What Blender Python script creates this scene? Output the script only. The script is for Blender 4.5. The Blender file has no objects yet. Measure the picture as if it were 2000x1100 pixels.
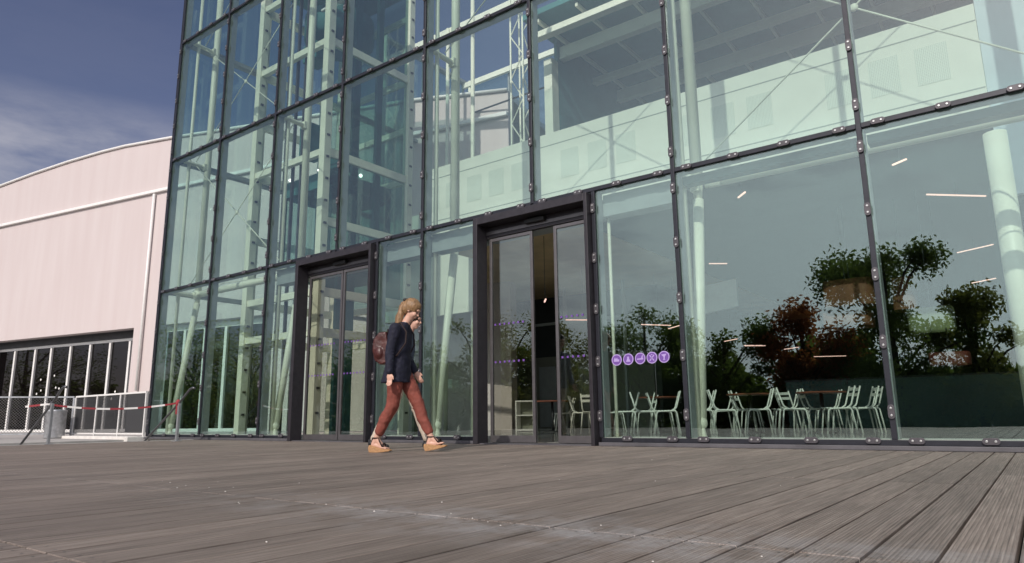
import bpy, bmesh, math, random
from mathutils import Vector, Matrix, Euler
R = math.radians
rnd = random.Random(7)
sc = bpy.context.scene
COL = sc.collection

# ------------------------------------------------------------------ camera
PITCH, ROLL, YAW = R(11.2297), R(-.7134), R(37.072)
CAMP = Vector((0, -7.83, .3505))
fw = Vector((-math.sin(YAW)*math.cos(PITCH), math.cos(YAW)*math.cos(PITCH), math.sin(PITCH)))
r0 = Vector((math.cos(YAW), math.sin(YAW), 0)); u0 = r0.cross(fw)
rt = r0*math.cos(ROLL)+u0*math.sin(ROLL); up = -r0*math.sin(ROLL)+u0*math.cos(ROLL)
cd = bpy.data.cameras.new('camera'); cam = bpy.data.objects.new('camera', cd); COL.objects.link(cam)
cam.matrix_world = Matrix(((rt.x, up.x, -fw.x, CAMP.x), (rt.y, up.y, -fw.y, CAMP.y), (rt.z, up.z, -fw.z, CAMP.z), (0, 0, 0, 1)))
cd.sensor_width = 36; cd.lens = 1347.76/2000*36; cd.clip_start = .05; cd.clip_end = 3000
sc.camera = cam

# ------------------------------------------------------------------ light
SUN_AZ, SUN_EL = R(12), R(34)          # sun stands behind the camera, a little to its right
w = bpy.data.worlds.new("World"); sc.world = w; w.use_nodes = True
nt = w.node_tree; N = nt.nodes; L = nt.links; N.clear()
out = N.new('ShaderNodeOutputWorld'); bg = N.new('ShaderNodeBackground'); bg.inputs[1].default_value = .083
sky = N.new('ShaderNodeTexSky'); sky.sky_type = 'NISHITA'; sky.sun_disc = False
sky.sun_elevation = SUN_EL; sky.sun_rotation = R(180)-SUN_AZ
sky.air_density = 1.0; sky.dust_density = 1.6; sky.ozone_density = 3.5
tc = N.new('ShaderNodeTexCoord')
mp = N.new('ShaderNodeMapping'); mp.inputs['Scale'].default_value = (1.3, 1.3, 4.5); mp.inputs['Location'].default_value = (.9, 4.1, 1.3)
no = N.new('ShaderNodeTexNoise'); no.inputs['Scale'].default_value = 2.2; no.inputs['Detail'].default_value = 9; no.inputs['Roughness'].default_value = .6
L.new(tc.outputs['Generated'], mp.inputs[0]); L.new(mp.outputs[0], no.inputs[0])
cr = N.new('ShaderNodeValToRGB'); cr.color_ramp.elements[0].position = .45; cr.color_ramp.elements[1].position = .66
L.new(no.outputs[0], cr.inputs[0])
sep = N.new('ShaderNodeSeparateXYZ'); L.new(tc.outputs['Generated'], sep.inputs[0])
mr = N.new('ShaderNodeMapRange'); mr.inputs[1].default_value = .33; mr.inputs[2].default_value = .395; mr.inputs[3].default_value = 1; mr.inputs[4].default_value = .05
L.new(sep.outputs[2], mr.inputs[0])
mul = N.new('ShaderNodeMath'); mul.operation = 'MULTIPLY'; L.new(cr.outputs[0], mul.inputs[0]); L.new(mr.outputs[0], mul.inputs[1])
mul2 = N.new('ShaderNodeMath'); mul2.operation = 'MULTIPLY'; mul2.inputs[1].default_value = .8; L.new(mul.outputs[0], mul2.inputs[0])
tint = N.new('ShaderNodeMix'); tint.data_type = 'RGBA'; tint.blend_type = 'MULTIPLY'; tint.inputs[0].default_value = 1
tint.inputs[7].default_value = (1.23, .94, .97, 1)
L.new(sky.outputs[0], tint.inputs[6])
mx = N.new('ShaderNodeMix'); mx.data_type = 'RGBA'; dt = N.new('ShaderNodeVectorMath'); dt.operation = 'DOT_PRODUCT'; dt.inputs[1].default_value = (math.sin(SUN_AZ)*math.cos(SUN_EL), -math.cos(SUN_AZ)*math.cos(SUN_EL), math.sin(SUN_EL))
L.new(tc.outputs['Generated'], dt.inputs[0])
mh = N.new('ShaderNodeMapRange'); mh.interpolation_type = 'SMOOTHSTEP'; mh.inputs[1].default_value = .30; mh.inputs[2].default_value = 1.02; mh.inputs[3].default_value = 0; mh.inputs[4].default_value = 1
L.new(dt.outputs['Value'], mh.inputs[0])
hz = N.new('ShaderNodeMix'); hz.data_type = 'RGBA'; hz.inputs[6].default_value = (5.4, 5.4, 6.2, 1); hz.inputs[7].default_value = (18.5, 19.5, 20.5, 1); L.new(mh.outputs[0], hz.inputs[0]); L.new(hz.outputs[2], mx.inputs[7])
mxx = N.new('ShaderNodeMath'); mxx.operation = 'ADD'; mxx.use_clamp = True; L.new(mul2.outputs[0], mxx.inputs[0]); me2 = N.new('ShaderNodeMapRange'); me2.inputs[1].default_value = .27; me2.inputs[2].default_value = .47; me2.inputs[3].default_value = 1; me2.inputs[4].default_value = .36; L.new(sep.outputs[2], me2.inputs[0])
mh3 = N.new('ShaderNodeMath'); mh3.operation = 'MULTIPLY'; L.new(mh.outputs[0], mh3.inputs[0]); L.new(me2.outputs[0], mh3.inputs[1])
L.new(mh3.outputs[0], mxx.inputs[1])
L.new(mxx.outputs[0], mx.inputs[0]); L.new(tint.outputs[2], mx.inputs[6])
L.new(mx.outputs[2], bg.inputs[0]); L.new(bg.outputs[0], out.inputs[0])
sd = bpy.data.lights.new('sun', 'SUN'); sd.energy = 3.0; sd.angle = R(.5); sd.color = (1, .93, .85)
so = bpy.data.objects.new('sun', sd); COL.objects.link(so)
sdir = Vector((math.sin(SUN_AZ)*math.cos(SUN_EL), -math.cos(SUN_AZ)*math.cos(SUN_EL), math.sin(SUN_EL)))
so.rotation_euler = sdir.to_track_quat('Z', 'Y').to_euler()
sc.view_settings.view_transform = 'Standard'; sc.view_settings.look = 'None'; sc.view_settings.exposure = 0; sc.view_settings.gamma = 1
sc.render.engine = 'CYCLES'
sc.cycles.transparent_max_bounces = 40; sc.cycles.max_bounces = 10; sc.cycles.glossy_bounces = 6

# ------------------------------------------------------------------ materials
def mat(name, col, rough=.6, metal=0, var=0, vscale=8, bump=0, bscale=60, spec=.5, stretch=(1, 1, 1)):
    m = bpy.data.materials.new(name); m.use_nodes = True
    n = m.node_tree.nodes; l = m.node_tree.links; b = n['Principled BSDF']
    b.inputs['Base Color'].default_value = (*col, 1); b.inputs['Roughness'].default_value = rough
    b.inputs['Metallic'].default_value = metal; b.inputs['Specular IOR Level'].default_value = spec
    t = n.new('ShaderNodeTexCoord'); mpp = n.new('ShaderNodeMapping'); mpp.inputs['Scale'].default_value = stretch
    l.new(t.outputs['Object'], mpp.inputs[0])
    if var:
        a = n.new('ShaderNodeTexNoise'); a.inputs['Scale'].default_value = vscale; a.inputs['Detail'].default_value = 6
        l.new(mpp.outputs[0], a.inputs[0])
        h = n.new('ShaderNodeMapRange'); h.inputs[1].default_value = .3; h.inputs[2].default_value = .7
        h.inputs[3].default_value = 1-var; h.inputs[4].default_value = 1+var; l.new(a.outputs[0], h.inputs[0])
        x = n.new('ShaderNodeMix'); x.data_type = 'RGBA'; x.blend_type = 'MULTIPLY'; x.inputs[0].default_value = 1
        x.inputs[6].default_value = (*col, 1); l.new(h.outputs[0], x.inputs[7]); l.new(x.outputs[2], b.inputs['Base Color'])
    if bump:
        a = n.new('ShaderNodeTexNoise'); a.inputs['Scale'].default_value = bscale; l.new(mpp.outputs[0], a.inputs[0])
        k = n.new('ShaderNodeBump'); k.inputs['Strength'].default_value = bump; k.inputs['Distance'].default_value = .01
        l.new(a.outputs[0], k.inputs['Height']); l.new(k.outputs[0], b.inputs['Normal'])
    return m

def glass(name, tintc, f0, wob=0.0):
    m = bpy.data.materials.new(name); m.use_nodes = True; n = m.node_tree.nodes; l = m.node_tree.links; n.clear()
    o = n.new('ShaderNodeOutputMaterial'); mix = n.new('ShaderNodeMixShader')
    tr = n.new('ShaderNodeBsdfTransparent'); tr.inputs[0].default_value = (*tintc, 1)
    gl = n.new('ShaderNodeBsdfGlossy'); gl.inputs['Roughness'].default_value = 0; gl.inputs[0].default_value = (.85, .97, .955, 1)
    lw = n.new('ShaderNodeLayerWeight'); lw.inputs[0].default_value = .5
    pw = n.new('ShaderNodeMath'); pw.operation = 'POWER'; pw.inputs[1].default_value = 5.5; l.new(lw.outputs['Facing'], pw.inputs[0])
    ma = n.new('ShaderNodeMath'); ma.operation = 'MULTIPLY_ADD'; ma.inputs[1].default_value = 1-f0; ma.inputs[2].default_value = f0
    l.new(pw.outputs[0], ma.inputs[0]); l.new(ma.outputs[0], mix.inputs[0])
    l.new(tr.outputs[0], mix.inputs[1]); l.new(gl.outputs[0], mix.inputs[2]); l.new(mix.outputs[0], o.inputs[0])
    if wob:
        t = n.new('ShaderNodeTexCoord'); a = n.new('ShaderNodeTexNoise'); a.inputs['Scale'].default_value = .8
        l.new(t.outputs['Object'], a.inputs[0]); k = n.new('ShaderNodeBump'); k.inputs['Strength'].default_value = wob; k.inputs['Distance'].default_value = .02
        l.new(a.outputs[0], k.inputs['Height']); l.new(k.outputs[0], gl.inputs['Normal'])
    return m

def emit(name, col, s):
    m = bpy.data.materials.new(name); m.use_nodes = True; b = m.node_tree.nodes['Principled BSDF']
    b.inputs['Base Color'].default_value = (*col, 1); b.inputs['Emission Color'].default_value = (*col, 1); b.inputs['Emission Strength'].default_value = s
    return m

M = dict(
    gl=glass('facade_glass', (.855, .92, .895), .12, .05),
    gl2=glass('side_glass', (.81, .925, .89), .05),
    dgl=glass('door_glass', (.84, .82, .78), .12, .03),
    cab=glass('cabin_glass', (.66, .77, .745), .06),
    steel=mat('pale_green_steel', (.84, .82, .68), .42, 0, .06, 3),
    frame=mat('dark_anodised', (.024, .025, .034), .42, .3, .15, 20),
    portal=mat('door_portal_metal', (.036, .032, .038), .45, .3, .15, 12),
    stile=mat('door_leaf_metal', (.15, .14, .145), .4, .6, .1, 12),
    sill=mat('sill_metal', (.11, .105, .115), .55, .2, .2, 4, .1, 30),
    inner=mat('inner_profile', (.30, .32, .325), .5, 0, .08, 6),
    clamp=mat('clamp_metal', (.085, .078, .088), .5, .4, .15, 30),
    screw=mat('screw_metal', (.5, .5, .5), .4, .9),
    dscrew=mat('deck_screw', (.20, .19, .18), .5, .8),
    para=mat('parapet_panel', (.82, .79, .69), .6, 0, .04, 2),
    joint=mat('panel_joint', (.28, .30, .27), .8),
    tile=mat('hall_floor_tile', (.20, .20, .19), .12, 0, .1, 3),
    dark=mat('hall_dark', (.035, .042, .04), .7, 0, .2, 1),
    ceil=mat('hall_ceiling', (.045, .045, .043), .8, 0, .2, 2),
    teal=mat('upper_hall_wall', (.05, .17, .175), .7, 0, .15, 1.2),
    beamw=mat('roof_beam', (.84, .82, .70), .5, 0, .06, 3),
    roofd=mat('roof_soffit', (.06, .20, .205), .7, 0, .2, 1.5),
    counter=mat('counter_front', (.035, .075, .075), .35, 0, .2, 1),
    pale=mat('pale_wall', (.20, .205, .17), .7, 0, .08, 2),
    conc=mat('concrete', (.42, .40, .38), .85, 0, .18, 2.5, .2, 40),
    concw=mat('white_coping', (.72, .69, .65), .8, 0, .08, 5),
    darkgrey=mat('dark_plinth', (.07, .07, .075), .8, 0, .15, 3),
    ground=mat('ground', (.16, .15, .13), .9, 0, .3, .4),
    white=mat('white_metal', (.80, .78, .76), .4, 0, .05, 10),
    galv=mat('galvanised', (.46, .47, .49), .42, .7, .2, 12),
    rail=mat('handrail_metal', (.16, .16, .17), .35, .7, .2, 12),
    wood=mat('table_wood', (.22, .07, .04), .35, 0, .2, 8),
    black=mat('black', (.012, .012, .013), .5),
    dglass=mat('dark_window', (.004, .003, .003), .02, 0, 0, 8, 0, 60, .5),
    chair=mat('chair_metal', (.86, .85, .78), .4),
    brown=mat('brown_shade', (.15, .06, .025), .7, 0, .3, 3),
    greens=mat('green_shade', (.16, .19, .09), .7, 0, .25, 4),
    red=mat('red_plastic', (.30, .03, .04), .6), orange=mat('orange_sign', (.62, .19, .07), .6, 0, .3, 6),
    purple=mat('purple_vinyl', (.16, .07, .33), .5), lilac=mat('lilac_vinyl', (.44, .33, .64), .5),
    led=emit('led_tube', (1, .60, .50), 1.5), spot=emit('spot_lamp', (1, .97, .9), 5),
    hair=mat('blond_hair', (.25, .145, .07), .45, 0, .45, 40, .5, 120, .5, (1, 1, .12)),
    hair2=mat('dark_hair', (.035, .022, .018), .4, 0, .3, 50, .4, 120),
    skin=mat('skin', (.62, .36, .27), .5, 0, .06, 14), navy=mat('navy_cloth', (.008, .009, .024), .8, 0, .25, 30, .35, 25),
    rust=mat('rust_cloth', (.215, .055, .038), .8, 0, .2, 14, .5, 22), beige=mat('beige_cloth', (.50, .42, .34), .8, 0, .12, 14, .4, 22),
    bluegrey=mat('bluegrey_cloth', (.06, .08, .12), .8, 0, .2, 20, .3, 25),
    leather=mat('oxblood_leather', (.06, .013, .011), .42, 0, .35, 14, .4, 30), cork=mat('cork', (.40, .22, .10), .75, 0, .25, 60),
    strap=mat('strap_leather', (.02, .008, .007), .7),
    redd=mat('dark_red_shade', (.10, .02, .012), .7, 0, .3, 3),
    bark=mat('bark', (.07, .05, .035), .9, 0, .3, 12),
)

def leafmat(name, c):
    m = mat(name, c, .55, 0, .55, 1.6, 0, 60, .3); n = m.node_tree.nodes; l = m.node_tree.links; b = n['Principled BSDF']
    t = n.new('ShaderNodeBsdfTranslucent'); t.inputs[0].default_value = (c[0]*1.9, c[1]*1.9, c[2]*1.2, 1); x = n.new('ShaderNodeMixShader'); x.inputs[0].default_value = .5
    l.new(b.outputs[0], x.inputs[1]); l.new(t.outputs[0], x.inputs[2]); l.new(x.outputs[0], n['Material Output'].inputs[0])
    return m
M['leaf'] = leafmat('leaf_dark', (.10, .14, .045)); M['leaf2'] = leafmat('leaf_olive', (.14, .15, .05)); M['leaf3'] = leafmat('leaf_reddish', (.26, .10, .05))

def shedmat():
    m = bpy.data.materials.new('shed_cladding'); m.use_nodes = True; n = m.node_tree.nodes; l = m.node_tree.links; b = n['Principled BSDF']
    t = n.new('ShaderNodeTexCoord'); s = n.new('ShaderNodeSeparateXYZ'); l.new(t.outputs['Object'], s.inputs[0])
    wv = n.new('ShaderNodeMath'); wv.operation = 'MULTIPLY'; wv.inputs[1].default_value = 1/.16; l.new(s.outputs[0], wv.inputs[0])
    fr = n.new('ShaderNodeMath'); fr.operation = 'PINGPONG'; fr.inputs[1].default_value = .5; l.new(wv.outputs[0], fr.inputs[0])
    k = n.new('ShaderNodeBump'); k.inputs['Strength'].default_value = .12; k.inputs['Distance'].default_value = .02
    l.new(fr.outputs[0], k.inputs['Height']); l.new(k.outputs[0], b.inputs['Normal'])
    mp2 = n.new('ShaderNodeMapping'); mp2.inputs['Scale'].default_value = (1.2, 1, .12); l.new(t.outputs['Object'], mp2.inputs[0])
    a = n.new('ShaderNodeTexNoise'); a.inputs['Scale'].default_value = 1.6; a.inputs['Detail'].default_value = 5; l.new(mp2.outputs[0], a.inputs[0])
    c = n.new('ShaderNodeValToRGB'); c.color_ramp.elements[0].position = .3; c.color_ramp.elements[0].color = (.575, .49, .48, 1)
    c.color_ramp.elements[1].position = .7; c.color_ramp.elements[1].color = (.61, .535, .525, 1); l.new(a.outputs[0], c.inputs[0])
    l.new(c.outputs[0], b.inputs['Base Color']); b.inputs['Roughness'].default_value = .6
    return m
M['shed'] = shedmat()

def deckmat():
    m = bpy.data.materials.new('weathered_decking'); m.use_nodes = True; n = m.node_tree.nodes; l = m.node_tree.links; b = n['Principled BSDF']
    g = n.new('ShaderNodeNewGeometry'); at = n.new('ShaderNodeAttribute'); at.attribute_name = 'board'
    mp1 = n.new('ShaderNodeMapping'); mp1.inputs['Scale'].default_value = (85, 2.6, 1)
    ad = n.new('ShaderNodeVectorMath'); ad.operation = 'ADD'; l.new(g.outputs['Position'], ad.inputs[0])
    sc_ = n.new('ShaderNodeVectorMath'); sc_.operation = 'SCALE'; sc_.inputs['Scale'].default_value = 13; l.new(at.outputs['Color'], sc_.inputs[0])
    l.new(sc_.outputs[0], ad.inputs[1]); l.new(ad.outputs[0], mp1.inputs[0])
    a = n.new('ShaderNodeTexNoise'); a.inputs['Scale'].default_value = 1; a.inputs['Detail'].default_value = 7; a.inputs['Roughness'].default_value = .65; l.new(mp1.outputs[0], a.inputs[0])
    mp3 = n.new('ShaderNodeMapping'); mp3.inputs['Scale'].default_value = (1.1, .6, 1); l.new(g.outputs['Position'], mp3.inputs[0])
    bb = n.new('ShaderNodeTexNoise'); bb.inputs['Scale'].default_value = 1; bb.inputs['Detail'].default_value = 5; l.new(mp3.outputs[0], bb.inputs[0])
    r1 = n.new('ShaderNodeValToRGB'); e = r1.color_ramp.elements
    e[0].position = .25; e[0].color = (.105, .082, .068, 1); e[1].position = .75; e[1].color = (.33, .275, .235, 1)
    e2 = r1.color_ramp.elements.new(.5); e2.color = (.205, .166, .14, 1)
    l.new(a.outputs[0], r1.inputs[0])
    # per board shade
    s = n.new('ShaderNodeSeparateXYZ'); l.new(at.outputs['Color'], s.inputs[0])
    q = n.new('ShaderNodeMapRange'); q.inputs[3].default_value = .86; q.inputs[4].default_value = 1.14; l.new(s.outputs[0], q.inputs[0])
    x = n.new('ShaderNodeMix'); x.data_type = 'RGBA'; x.blend_type = 'MULTIPLY'; x.inputs[0].default_value = 1; l.new(r1.outputs[0], x.inputs[6]); l.new(q.outputs[0], x.inputs[7])
    q2 = n.new('ShaderNodeMapRange'); q2.inputs[1].default_value = .3; q2.inputs[2].default_value = .7; q2.inputs[3].default_value = .85; q2.inputs[4].default_value = 1.18; l.new(bb.outputs[0], q2.inputs[0])
    gx = n.new('ShaderNodeMath'); gx.operation = 'MULTIPLY'; gx.inputs[1].default_value = 1/.0115; gp_ = n.new('ShaderNodeNewGeometry'); sp0 = n.new('ShaderNodeSeparateXYZ'); l.new(gp_.outputs['Position'], sp0.inputs[0]); l.new(sp0.outputs[0], gx.inputs[0])
    pp0 = n.new('ShaderNodeMath'); pp0.operation = 'PINGPONG'; pp0.inputs[1].default_value = .5; l.new(gx.outputs[0], pp0.inputs[0])
    qg = n.new('ShaderNodeMapRange'); qg.inputs[1].default_value = 0; qg.inputs[2].default_value = .22; qg.inputs[3].default_value = .62; qg.inputs[4].default_value = 1.08; l.new(pp0.outputs[0], qg.inputs[0])
    xg = n.new('ShaderNodeMix'); xg.data_type = 'RGBA'; xg.blend_type = 'MULTIPLY'; xg.inputs[0].default_value = 1; l.new(x.outputs[2], xg.inputs[6]); l.new(qg.outputs[0], xg.inputs[7]); x = xg
    x2 = n.new('ShaderNodeMix'); x2.data_type = 'RGBA'; x2.blend_type = 'MULTIPLY'; x2.inputs[0].default_value = 1; l.new(x.outputs[2], x2.inputs[6]); l.new(q2.outputs[0], x2.inputs[7])
    # dried pale deposit along the board joints near the camera
    sp = n.new('ShaderNodeSeparateXYZ'); l.new(g.outputs['Position'], sp.inputs[0])
    d = n.new('ShaderNodeMath'); d.operation = 'ADD'; d.inputs[1].default_value = 5.90; l.new(sp.outputs[1], d.inputs[0])
    dd = n.new('ShaderNodeMath'); dd.operation = 'ABSOLUTE'; l.new(d.outputs[0], dd.inputs[0])
    q3 = n.new('ShaderNodeMapRange'); q3.inputs[1].default_value = 0; q3.inputs[2].default_value = .42; q3.inputs[3].default_value = 1; q3.inputs[4].default_value = 0; l.new(dd.outputs[0], q3.inputs[0])
    st = n.new('ShaderNodeTexNoise'); st.inputs['Scale'].default_value = 5; st.inputs['Detail'].default_value = 8; st.inputs['Roughness'].default_value = .7; l.new(g.outputs['Position'], st.inputs[0])
    q4 = n.new('ShaderNodeMapRange'); q4.inputs[1].default_value = .42; q4.inputs[2].default_value = .68; l.new(st.outputs[0], q4.inputs[0])
    mm = n.new('ShaderNodeMath'); mm.operation = 'MULTIPLY'; l.new(q3.outputs[0], mm.inputs[0]); l.new(q4.outputs[0], mm.inputs[1])
    qx = n.new('ShaderNodeMapRange'); qx.inputs[1].default_value = -3.4; qx.inputs[2].default_value = -1.6; qx.inputs[3].default_value = .12; qx.inputs[4].default_value = .9; l.new(sp.outputs[0], qx.inputs[0])
    m3 = n.new('ShaderNodeMath'); m3.operation = 'MULTIPLY'; l.new(qx.outputs[0], m3.inputs[1]); l.new(mm.outputs[0], m3.inputs[0])
    x3 = n.new('ShaderNodeMix'); x3.data_type = 'RGBA'; l.new(m3.outputs[0], x3.inputs[0]); l.new(x2.outputs[2], x3.inputs[6]); x3.inputs[7].default_value = (.40, .39, .39, 1)
    l.new(x3.outputs[2], b.inputs['Base Color'])
    b.inputs['Roughness'].default_value = .62; b.inputs['Specular IOR Level'].default_value = .45
    # fine longitudinal grooves
    gx = n.new('ShaderNodeMath'); gx.operation = 'MULTIPLY'; gx.inputs[1].default_value = 1/.0115; l.new(sp.outputs[0], gx.inputs[0])
    pp = n.new('ShaderNodeMath'); pp.operation = 'PINGPONG'; pp.inputs[1].default_value = .5; l.new(gx.outputs[0], pp.inputs[0])
    sm = n.new('ShaderNodeMath'); sm.operation = 'ADD'; l.new(pp.outputs[0], sm.inputs[0]); l.new(a.outputs[0], sm.inputs[1])
    k = n.new('ShaderNodeBump'); k.inputs['Strength'].default_value = .8; k.inputs['Distance'].default_value = .004
    l.new(sm.outputs[0], k.inputs['Height']); l.new(k.outputs[0], b.inputs['Normal'])
    return m
M['deck'] = deckmat()

def meshmat():
    m = bpy.data.materials.new('wire_mesh'); m.use_nodes = True; b = m.node_tree.nodes['Principled BSDF']
    b.inputs['Base Color'].default_value = (.14, .14, .145, 1); b.inputs['Roughness'].default_value = .4; b.inputs['Metallic'].default_value = .6
    return m
M['wire'] = meshmat()

def perfmat():
    m = bpy.data.materials.new('perforated_panel'); m.use_nodes = True; n = m.node_tree.nodes; l = m.node_tree.links; b = n['Principled BSDF']
    t = n.new('ShaderNodeTexCoord'); v = n.new('ShaderNodeTexVoronoi'); v.inputs['Scale'].default_value = 40; v.inputs['Randomness'].default_value = 0
    l.new(t.outputs['Object'], v.inputs[0]); c = n.new('ShaderNodeValToRGB'); c.color_ramp.interpolation = 'LINEAR'
    c.color_ramp.elements[0].position = .2; c.color_ramp.elements[0].color = (.30, .32, .28, 1); c.color_ramp.elements[1].position = .45; c.color_ramp.elements[1].color = (.78, .78, .68, 1)
    l.new(v.outputs['Distance'], c.inputs[0]); l.new(c.outputs[0], b.inputs['Base Color'])
    return m
M['perf'] = perfmat()

# ------------------------------------------------------------------ mesh helpers
class MB:
    def __init__(s): s.v = []; s.f = []; s.m = []; s.mi = 0
    def add(s, vs, fs):
        b = len(s.v); s.v += [tuple(x) for x in vs]
        for f in fs: s.f.append(tuple(b+i for i in f)); s.m.append(s.mi)
        return s
    def box(s, x0, x1, y0, y1, z0, z1):
        return s.add([(x, y, z) for z in (z0, z1) for y in (y0, y1) for x in (x0, x1)],
                     [(0, 2, 3, 1), (4, 5, 7, 6), (0, 1, 5, 4), (2, 6, 7, 3), (0, 4, 6, 2), (1, 3, 7, 5)])
    def beam(s, p, q, w, h=None, upv=(0, 0, 1)):
        p, q = Vector(p), Vector(q); h = h or w; d = (q-p).normalized(); u = Vector(upv)
        if abs(d.dot(u)) > .99: u = Vector((0, 1, 0))
        a = d.cross(u).normalized()*w/2; b = a.cross(d).normalized()*h/2
        vs = [c+i*a+j*b for c in (p, q) for i, j in ((-1, -1), (1, -1), (1, 1), (-1, 1))]
        return s.add(vs, [(0, 1, 2, 3), (7, 6, 5, 4), (0, 4, 5, 1), (1, 5, 6, 2), (2, 6, 7, 3), (3, 7, 4, 0)])
    def tube(s, pts, r, n=10, caps=True):
        pts = [Vector(p) for p in pts]; rs = r if isinstance(r, (list, tuple)) else [r]*len(pts)
        vs = []; a0 = None
        for i, p in enumerate(pts):
            d = (pts[min(i+1, len(pts)-1)]-pts[max(i-1, 0)]).normalized()
            if a0 is None:
                a0 = d.cross(Vector((0, 0, 1)) if abs(d.z) < .9 else Vector((1, 0, 0))).normalized()
            a0 = (a0-d*a0.dot(d)).normalized(); b = d.cross(a0)
            for k in range(n):
                t = 2*math.pi*k/n; vs.append(p+(a0*math.cos(t)+b*math.sin(t))*rs[i])
        fs = [(i*n+k, i*n+(k+1) % n, (i+1)*n+(k+1) % n, (i+1)*n+k) for i in range(len(pts)-1) for k in range(n)]
        if caps: fs += [tuple(range(n))[::-1], tuple(range((len(pts)-1)*n, len(pts)*n))]
        return s.add(vs, fs)
    def ell(s, c, r, n=12, m=8, rot=None):
        c = Vector(c); r = r if isinstance(r, (list, tuple)) else (r, r, r); vs = []
        for j in range(m+1):
            ph = math.pi*j/m
            for k in range(n):
                t = 2*math.pi*k/n; v = Vector((r[0]*math.sin(ph)*math.cos(t), r[1]*math.sin(ph)*math.sin(t), r[2]*math.cos(ph)))
                if rot: v = rot @ v
                vs.append(c+v)
        fs = [(j*n+k, (j+1)*n+k, (j+1)*n+(k+1) % n, j*n+(k+1) % n) for j in range(m) for k in range(n)]
        return s.add(vs, fs)
    def lathe(s, prof, c=(0, 0, 0), n=20):
        vs = [(c[0]+r*math.cos(2*math.pi*k/n), c[1]+r*math.sin(2*math.pi*k/n), c[2]+z) for r, z in prof for k in range(n)]
        return s.add(vs, [(i*n+k, i*n+(k+1) % n, (i+1)*n+(k+1) % n, (i+1)*n+k) for i in range(len(prof)-1) for k in range(n)])
    def prism(s, poly, y0, y1):   # polygon in x,z
        n = len(poly); vs = [(x, y, z) for y in (y0, y1) for x, z in poly]
        return s.add(vs, [tuple(range(n)), tuple(range(2*n-1, n-1, -1))]+[(i, i+n, (i+1) % n+n, (i+1) % n) for i in range(n)])
    def build(s, name, mats, parent=None, smooth=False, bevel=0, loc=None):
        me = bpy.data.meshes.new(name); me.from_pydata(s.v, [], s.f)
        for m in (mats if isinstance(mats, (list, tuple)) else [mats]): me.materials.append(m)
        me.polygons.foreach_set('material_index', s.m)
        bm = bmesh.new(); bm.from_mesh(me); bmesh.ops.recalc_face_normals(bm, faces=bm.faces); bm.to_mesh(me); bm.free()
        if smooth: me.polygons.foreach_set('use_smooth', [len(p.vertices) < 5 for p in me.polygons])
        o = bpy.data.objects.new(name, me); COL.objects.link(o)
        if parent: o.parent = parent
        if loc: o.location = loc
        if bevel:
            b = o.modifiers.new('bevel', 'BEVEL'); b.width = bevel; b.segments = 2; b.limit_method = 'ANGLE'
        return o

def tag(o, label=None, cat=None, group=None, kind=None):
    if label: o['label'] = label
    if cat: o['category'] = cat
    if group: o['group'] = group
    if kind: o['kind'] = kind
    return o
def thing(name, label, cat, loc=(0, 0, 0), rz=0, group=None):
    o = bpy.data.objects.new(name, None); COL.objects.link(o); o.location = loc; o.rotation_euler = (0, 0, rz)
    return tag(o, label, cat, group)
def kids(o): return [c for c in bpy.data.objects if c.parent == o]
def dup(o, loc=None, rz=None, label=None, parent=None):
    c = o.copy(); COL.objects.link(c)
    if parent: c.parent = parent
    if loc is not None: c.location = loc
    if rz is not None: c.rotation_euler = (0, 0, rz)
    if label: c['label'] = label
    for k in kids(o): dup(k, parent=c)
    return c

# ------------------------------------------------------------------ ground
b = MB(); b.box(-1500, 1500, -1500, 1500, -1.4, -1.2); tag(b.build('ground', M['ground']), kind='structure')
b = MB(); b.box(-60, -16.55, -8, 40, -1.2, -.012); b.box(-16.55, -14.6, .6, 40, -1.2, -.012)
tag(b.build('pavement', M['conc']), kind='structure')
# deck of single boards running towards the glass wall, joints in rows
BW, GAP = .155, .0105
vs, fs, cols = [], [], []; mi = []
def board(x0, x1, y0, y1, c):
    base = len(vs); z1 = .0; z0 = -.03; e = .0025
    zt = z1-rnd.random()*.0018
    p = [(x0, y0, z0), (x1, y0, z0), (x1, y1, z0), (x0, y1, z0), (x0, y0, zt-e), (x1, y0, zt-e), (x1, y1, zt-e), (x0, y1, zt-e),
         (x0+e, y0+e, zt), (x1-e, y0+e, zt), (x1-e, y1-e, zt), (x0+e, y1-e, zt)]
    vs.extend(p)
    for f in ((0, 1, 5, 4), (1, 2, 6, 5), (2, 3, 7, 6), (3, 0, 4, 7), (4, 5, 9, 8), (5, 6, 10, 9), (6, 7, 11, 10), (7, 4, 8, 11), (8, 9, 10, 11)):
        fs.append(tuple(base+i for i in f)); mi.append(0)
    cols.extend([c]*12)
def disc(x, y, r, z):
    base = len(vs)
    for k in range(6): vs.append((x+r*math.cos(k*1.047), y+r*math.sin(k*1.047), z))
    fs.append(tuple(range(base, base+6))); mi.append(1); cols.extend([(.5, .5, .5, 1)]*6)
JN = [-12.5, -10.1, -7.0, -5.86, -3.2, -.9, -.115]
nb = int((9+14.25)/BW)
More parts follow.
